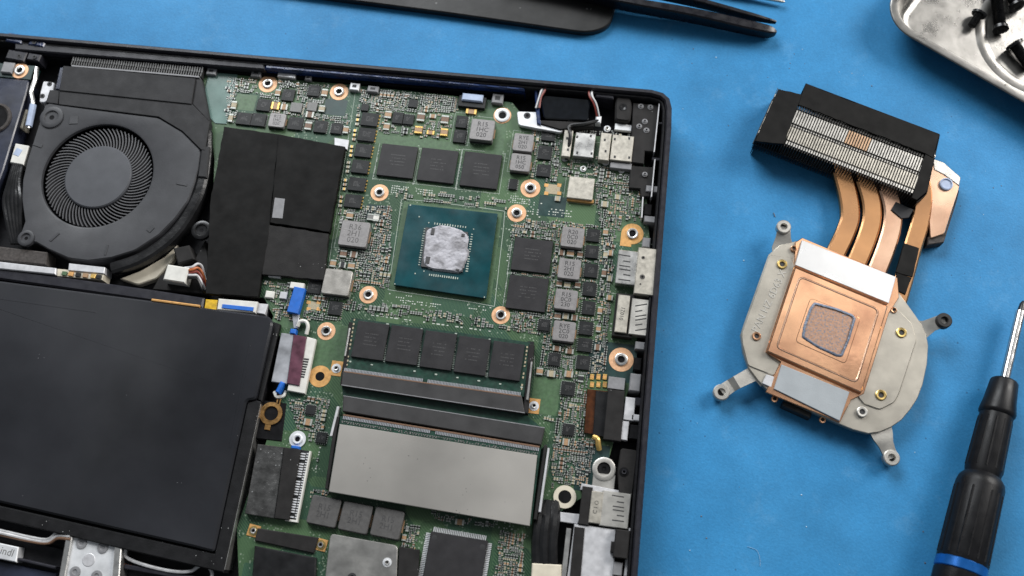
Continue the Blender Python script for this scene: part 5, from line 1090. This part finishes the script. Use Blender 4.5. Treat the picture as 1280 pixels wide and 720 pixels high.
# side bracket with rivet
br = slab('side_bracket', [(1160, 197), (1178, 202), (1201, 221), (1199, 236), (1181, 292), (1163, 298), (1160, 255), (1156, 215)], 3.4, 5.2, 'copper_bright', hsE, 0.25, 0.8)
slab('bracket_tip', [(1166, 198), (1180, 203), (1201, 222), (1199, 232), (1180, 218), (1168, 212)], 4.8, 5.5, 'dull_steel', br, 0.2)
p = W(1182.5, 230.5, 5.5); MB().lathe(p.x, p.y, [(2.4, 5.0), (2.4, 5.9), (2.0, 6.1), (1.9, 5.7), (0.02, 5.7)], 26, 0, cap0=False).build('bracket_rivet', ['lavender'], br)
slab('bracket_foam', [(1199, 238), (1196, 252), (1180, 303), (1160, 306), (1160, 296), (1180, 291)], 0.2, 4.4, 'foam_brown', br, 0.3)
# fin stack
ZT = 11.0
O = W(999, 129.6, ZT); X = W(1157.5, 190, ZT) - O; LX = X.length; ex = X.normalized(); ang = math.atan2(ex.y, ex.x); ey = Vector((-ex.y, ex.x, 0))
DEP = (W(984, 178, ZT) - O).dot(-ey)
fs = put('fin_stack', None, (O.x, O.y, 0.3), hsE)
NF = 50; pitch = LX / NF
def finmesh(cop):
    m = MB(); y0, y1 = -DEP - 1.6, 3.2
    m.box(-pitch * 0.3, (y0 + y1) / 2, 0.22, y1 - y0, 0.0, ZT - 0.55, 0, 1)
    f = pitch * 0.60
    def fl(a, b, mi): m.box(0, (a + b) / 2, f, b - a, ZT - 0.65, ZT - 0.35, 0.05, mi)
    fl(-0.9, 0.3, 0)
    m.box(0, -1.6, f * 0.5, 1.0, ZT - 1.0, ZT - 0.55, 0, 1)
    fl(-DEP * 0.50, -DEP * 0.17, 2 if cop else 0)
    m.box(0, -DEP * 0.55, f * 0.6, 0.7, ZT - 1.0, ZT - 0.6, 0, 0)
    fl(-DEP * 0.93, -DEP * 0.60, 3)
    fl(-DEP - 0.7, -DEP * 0.96, 0)
    return m.mesh('fin', ['fin_alu', 'fin_dark', 'fin_copper', 'shield_beige'])
FM, FMC = finmesh(False), finmesh(True)
for k in range(-10, NF + 4):
    o = O + ex * (k + 0.5) * pitch; put('fin', FMC if 21 <= k <= 29 else FM, (o.x, o.y, 0.3), fs, ang)
def L2(x, y): v = O + ex * x + ey * y; return (v.x, v.y)
c0 = -10 * pitch
MB().prism([L2(c0 - .2, -DEP - 1.0), L2(LX + 4 * pitch, -DEP - 1.0), L2(LX + 4 * pitch, 2.6), L2(c0 - .2, 2.6)], 2.2, 3.0).build('fin_core', ['fin_dark'], fs)
# tape pieces wrapped over the stack
slab('wrap_tape', [(1007, 104.5), (1174.5, 168), (1166, 197), (1157, 192), (998, 131)], ZT - 0.6, ZT + 0.45, 'cloth_tape', fs, 0.12)
slab('wrap_tape', [(973, 111), (1003, 118), (998, 131), (980, 180), (944, 176)], ZT - 1.0, ZT + 0.25, 'cloth_tape', fs, 0.12)
slab('wrap_tape', [(1157.5, 190), (1169, 195), (1158, 240), (1146, 250), (1140, 247)], ZT - 0.9, ZT + 0.25, 'cloth_tape', fs, 0.12)
mb = MB()   # tape sides hanging down round the back and the ends
def wall(a, b, z0, z1, t=0.25):
    d = Vector(b) - Vector(a); nrm = Vector((-d.y, d.x)).normalized() * t
    mb.prism([Vector(a), Vector(b), Vector(b) + nrm, Vector(a) + nrm], z0, z1)
wt = WP([(1007, 104.5), (1174.5, 168), (1158, 242), (1146, 252)], ZT)
wall(wt[0], wt[1], 0.4, ZT - 0.1); wall(wt[1], wt[2], 1.5, ZT - 0.2); wall(wt[2], wt[3], 2.5, ZT - 0.3)
wl = WP([(973, 111), (944, 176)], ZT - 0.3); wall(wl[0], wl[1], 0.4, ZT - 0.4)
mb.build('tape_skirt', ['cloth_tape'], fs)
slab('tape_flap', [(1120, 252), (1142, 262), (1136, 272), (1127, 273), (1114, 262)], 5.6, 6.4, 'duct_black', fs, 0.1)

# ================================================================== tray with loose screws
tr = thing('parts_tray', 'stainless steel tray with rounded corner holding loose black screws', 'tray', (W(1230, 30, 0).x, W(1230, 30, 0).y, 0))
A, B = W(1158, 57, 10), W(1280, 127, 10); d = (B - A).xy.normalized(); nv = Vector((-d.y, d.x)); CR = 15.0
c0 = A.xy + nv * CR - d * 7.2
def tloop(off, z, LXX=120, LYY=78):
    r = CR - off; pts = []
    for cx, cy, a0 in ((0, 0, 180), (LXX, 0, 270), (LXX, LYY, 0), (0, LYY, 90)):
        for k in range(11):
            a = math.radians(a0 + 9 * k); p = c0 + d * (cx + r * math.cos(a)) + nv * (cy + r * math.sin(a)); pts.append((p.x, p.y, z))
    return pts
mb = MB()
mb.loft([tloop(9.0, 0.2), tloop(7.6, 0.8), tloop(3.6, 8.6), tloop(0.4, 9.0), tloop(0.0, 9.4), tloop(0.25, 9.8), tloop(0.9, 10.0), tloop(2.9, 9.9), tloop(3.4, 9.4), tloop(6.4, 3.0), tloop(7.6, 1.7), tloop(9.0, 1.25), tloop(10.0, 1.2)], 0)
mb.build('tray_body', ['tray_steel'], tr)
mb = MB()   # stamped ring in the floor
ctr = c0 + d * 42 + nv * 22
mb.lathe(ctr.x, ctr.y, [(27, 1.19), (25.8, 1.5), (23.6, 1.5), (22.4, 1.19)], 72, 0, cap0=False, cap1=False); mb.build('stamped_ring', ['tray_steel'], tr)
def lathe_axis(name, prof, a, b, mats, parent=None, n=16, flat=False):
    """turned part: prof = (distance along a->b, radius, material)"""
    a, b = Vector(a), Vector(b); t = (b - a).normalized(); s = t.cross(Vector((0, 0, 1))).normalized(); w = s.cross(t)
    m = MB(); rs = []
    for x, r, mi in prof: rs.append(m.ring([a + t * x + (s * math.cos(2 * math.pi * k / n) + w * math.sin(2 * math.pi * k / n)) * r for k in range(n)]))
    for (r0, r1, pr) in zip(rs, rs[1:], prof):
        for k in range(n): j = (k + 1) % n; m.face((r0[k], r1[k], r1[j], r0[j]), pr[2])
    m.face(rs[0], prof[0][2]); m.face(rs[-1][::-1], prof[-1][2])
    return m.build(name, mats, parent)
def screw(h, e, hr, sr, hl, label):
    a, b = Vector(h), Vector(e); L = (b - a).length
    prof = [(0.3, hr * 0.35, 0), (0.0, hr * 0.45, 0), (0.0, hr * 0.8, 0), (0.25, hr, 0), (hl, hr * 0.96, 0), (hl + 0.1, sr, 0)]
    x = hl + 0.4
    while x < L - 0.5: prof += [(x, sr * 0.86, 0), (x + 0.22, sr, 0)]; x += 0.44
    prof.append((L, sr * 0.7, 0))
    return tag(lathe_axis('screw', prof, a, b, ['screw_black']), label, 'screw', 'loose screws in the tray')
screw(W(1225, 16, 4.4), W(1214, 33, 3.0), 3.0, 1.6, 1.1, 'short black screw standing alone on the steel tray floor')
screw(W(1251, 38, 4.2), W(1243, -24, 3.6), 3.0, 2.2, 1.6, 'long black screw lying beside the stamped ring of the tray')
screw(W(1272, 9, 4.4), W(1262, -8, 3.4), 3.2, 1.9, 1.4, 'stubby black screw lying beside the long screw in the tray')
screw(W(1267, 54, 4.6), W(1288, 84, 3.6), 3.4, 2.2, 1.3, 'black screw with wide flange head lying near the tray rim')

# ================================================================== screwdriver
sd = thing('screwdriver', 'black precision screwdriver with steel shaft and blue ring on its handle', 'screwdriver', (W(1225, 600, 0).x, W(1225, 600, 0).y, 0))
ZS = 8.0
A = W(1279, 376, ZS - 2); B = W(1200, 714, ZS); t = (B - A).normalized(); Lm = (B - A).length; E2 = B + t * 30
kk = Lm / (714 - 376)
def dv(v): return (v - 376) * kk * 1.045
lathe_axis('driver_shaft', [(0, 0.25, 1), (1.2, 0.9, 1), (4.0, 1.2, 1), (4.3, 1.65, 0), (dv(482), 1.65, 0)], A, E2, ['tool_steel', 'screw_black'], sd, 18)
hp = [(dv(477), 3.6, 0), (dv(478), 4.1, 0), (dv(480), 4.5, 0), (dv(503), 5.2, 0), (dv(516), 5.9, 0), (dv(519), 5.8, 0), (dv(521), 5.3, 0), (dv(585), 5.9, 0), (dv(591), 5.6, 0), (dv(594), 6.4, 0), (dv(598), 7.2, 0), (dv(604), 7.6, 0), (dv(688), 7.95, 0), (dv(690), 7.8, 0)]
lathe_axis('driver_handle', hp, A, E2, ['tool_black'], sd, 14)
lathe_axis('blue_ring', [(dv(689.5), 7.6, 0), (dv(690.5), 7.9, 0), (dv(700), 7.95, 0), (dv(701), 7.6, 0)], A, E2, ['tool_blue'], sd, 40)
lathe_axis('driver_cap', [(dv(700.5), 7.6, 0), (dv(702), 7.95, 0), (dv(760), 7.8, 0), (dv(775), 7.0, 0), (dv(780), 5, 0)], A, E2, ['tool_black'], sd, 14)
ss = t.cross(Vector((0, 0, 1))).normalized(); ww = ss.cross(t)
for x0, x1, r0, r1, cnt in ((dv(526), dv(584), 5.25, 5.75, 12), (dv(610), dv(686), 7.45, 7.8, 16)):
    for k in range(cnt):
        a_ = 2 * math.pi * (k + 0.5) / cnt; dn = ss * math.cos(a_) + ww * math.sin(a_); m = MB()
        m.tube([A + t * x0 + dn * (r0 - 0.22), A + t * x1 + dn * (r1 - 0.22)], 0.5, 6); m.build('grip_rib', ['tool_black'], sd)

# ================================================================== black plate and tweezers at the back
bp_ = roundpoly(WP([(250, -25), (437, 0), (560, 16), (735, 41), (762, 33), (772, 0), (790, -90), (300, -160)], 3.0), 5.0, 6)
pl2 = MB().prism(bp_, 0.3, 3.0, 0.5).build('black_plate', ['slate_black'], None); tag(pl2, 'flat black plate with a rounded corner lying behind the laptop', 'plate')
tw = thing('tweezers', 'black metal tweezers with two tapered arms resting on the black plate', 'tweezers', (W(880, 20, 0).x, W(880, 20, 0).y, 0))
def twarm(pts, name):
    path = smoothpath([W(u, v, z) for u, v, z, w, h in pts], 4); n = len(pts); ws = []
    for i in range(len(path)):
        f = i / 4; j = min(int(f), n - 2); r = f - j; ws.append((pts[j][3] * (1 - r) + pts[j + 1][3] * r, pts[j][4] * (1 - r) + pts[j + 1][4] * r))
    m = MB(); m.sweep(path, lambda i: [(-ws[i][0], -ws[i][1]), (ws[i][0], -ws[i][1]), (ws[i][0], ws[i][1] * 0.8), (ws[i][0] * 0.7, ws[i][1]), (-ws[i][0] * 0.7, ws[i][1]), (-ws[i][0], ws[i][1] * 0.8)], 0)
    return m.build(name, ['tweezer_black'], tw)
twarm([(620, -28, 6.0, 1.2, 2.8), (700, -13, 6.1, 1.4, 2.8), (780, 4, 6.2, 1.6, 2.9), (860, 18, 5.6, 1.9, 2.8), (930, 33, 4.2, 2.1, 2.4), (958, 39, 3.4, 1.8, 2.2), (966, 40.7, 3.1, 1.2, 1.8), (970, 41.5, 3.0, 0.4, 1.2)], 'tweezer_arm')
twarm([(620, -31, 6.0, 1.2, 2.8), (700, -22, 6.1, 1.2, 2.8), (790, -14, 6.4, 1.2, 2.8), (860, 0, 6.4, 1.1, 2.3), (930, 18, 5.6, 0.9, 1.7), (958, 25, 5.0, 0.6, 1.2), (966, 27, 4.8, 0.45, 1.0), (970, 28, 4.7, 0.3, 0.8)], 'tweezer_arm')
pk_ = thing('probe', 'thin steel probe tip lying behind the tweezers', 'probe', (W(930, -12, 0).x, W(930, -12, 0).y, 0))
lathe_axis('probe_rod', [(0, 0.3, 0), (1, 0.6, 0), (14, 1.1, 0), (16, 1.6, 0), (60, 1.8, 0), (61, 1.2, 0)], W(981, 2.5, 1.9), W(880, -18, 1.9), ['dull_steel'], pk_, 14)

# ================================================================== crumbs on the mat
mb = MB()
for k in range(46):
    u, v = random.choice(((random.uniform(850, 930), random.uniform(120, 700)), (random.uniform(850, 1180), random.uniform(540, 710)), (random.uniform(840, 1100), random.uniform(60, 110)), (random.uniform(1190, 1270), random.uniform(180, 360))))
    p = W(u, v, 0); r = random.uniform(0.10, 0.32); mb.lathe(p.x, p.y, [(r, 0.002), (r * 0.8, r * 0.5), (r * 0.2, r * 0.7)], 6, random.choice((0, 0, 1)))
p0 = W(967, 266, 0); mb.tube([W(967, 266, 0.2), W(969, 271, 0.2)], 0.15, 5, 0); mb.tube(smoothpath([W(934, 683, 0.2), W(946, 688, 0.2), W(950, 699, 0.2), W(950, 708, 0.2)]), 0.05, 5, 1)
o = mb.build('crumbs', ['speck', 'speck_pale'], None); o['kind'] = 'stuff'; o['label'] = 'tiny dark crumbs scattered over the blue mat'
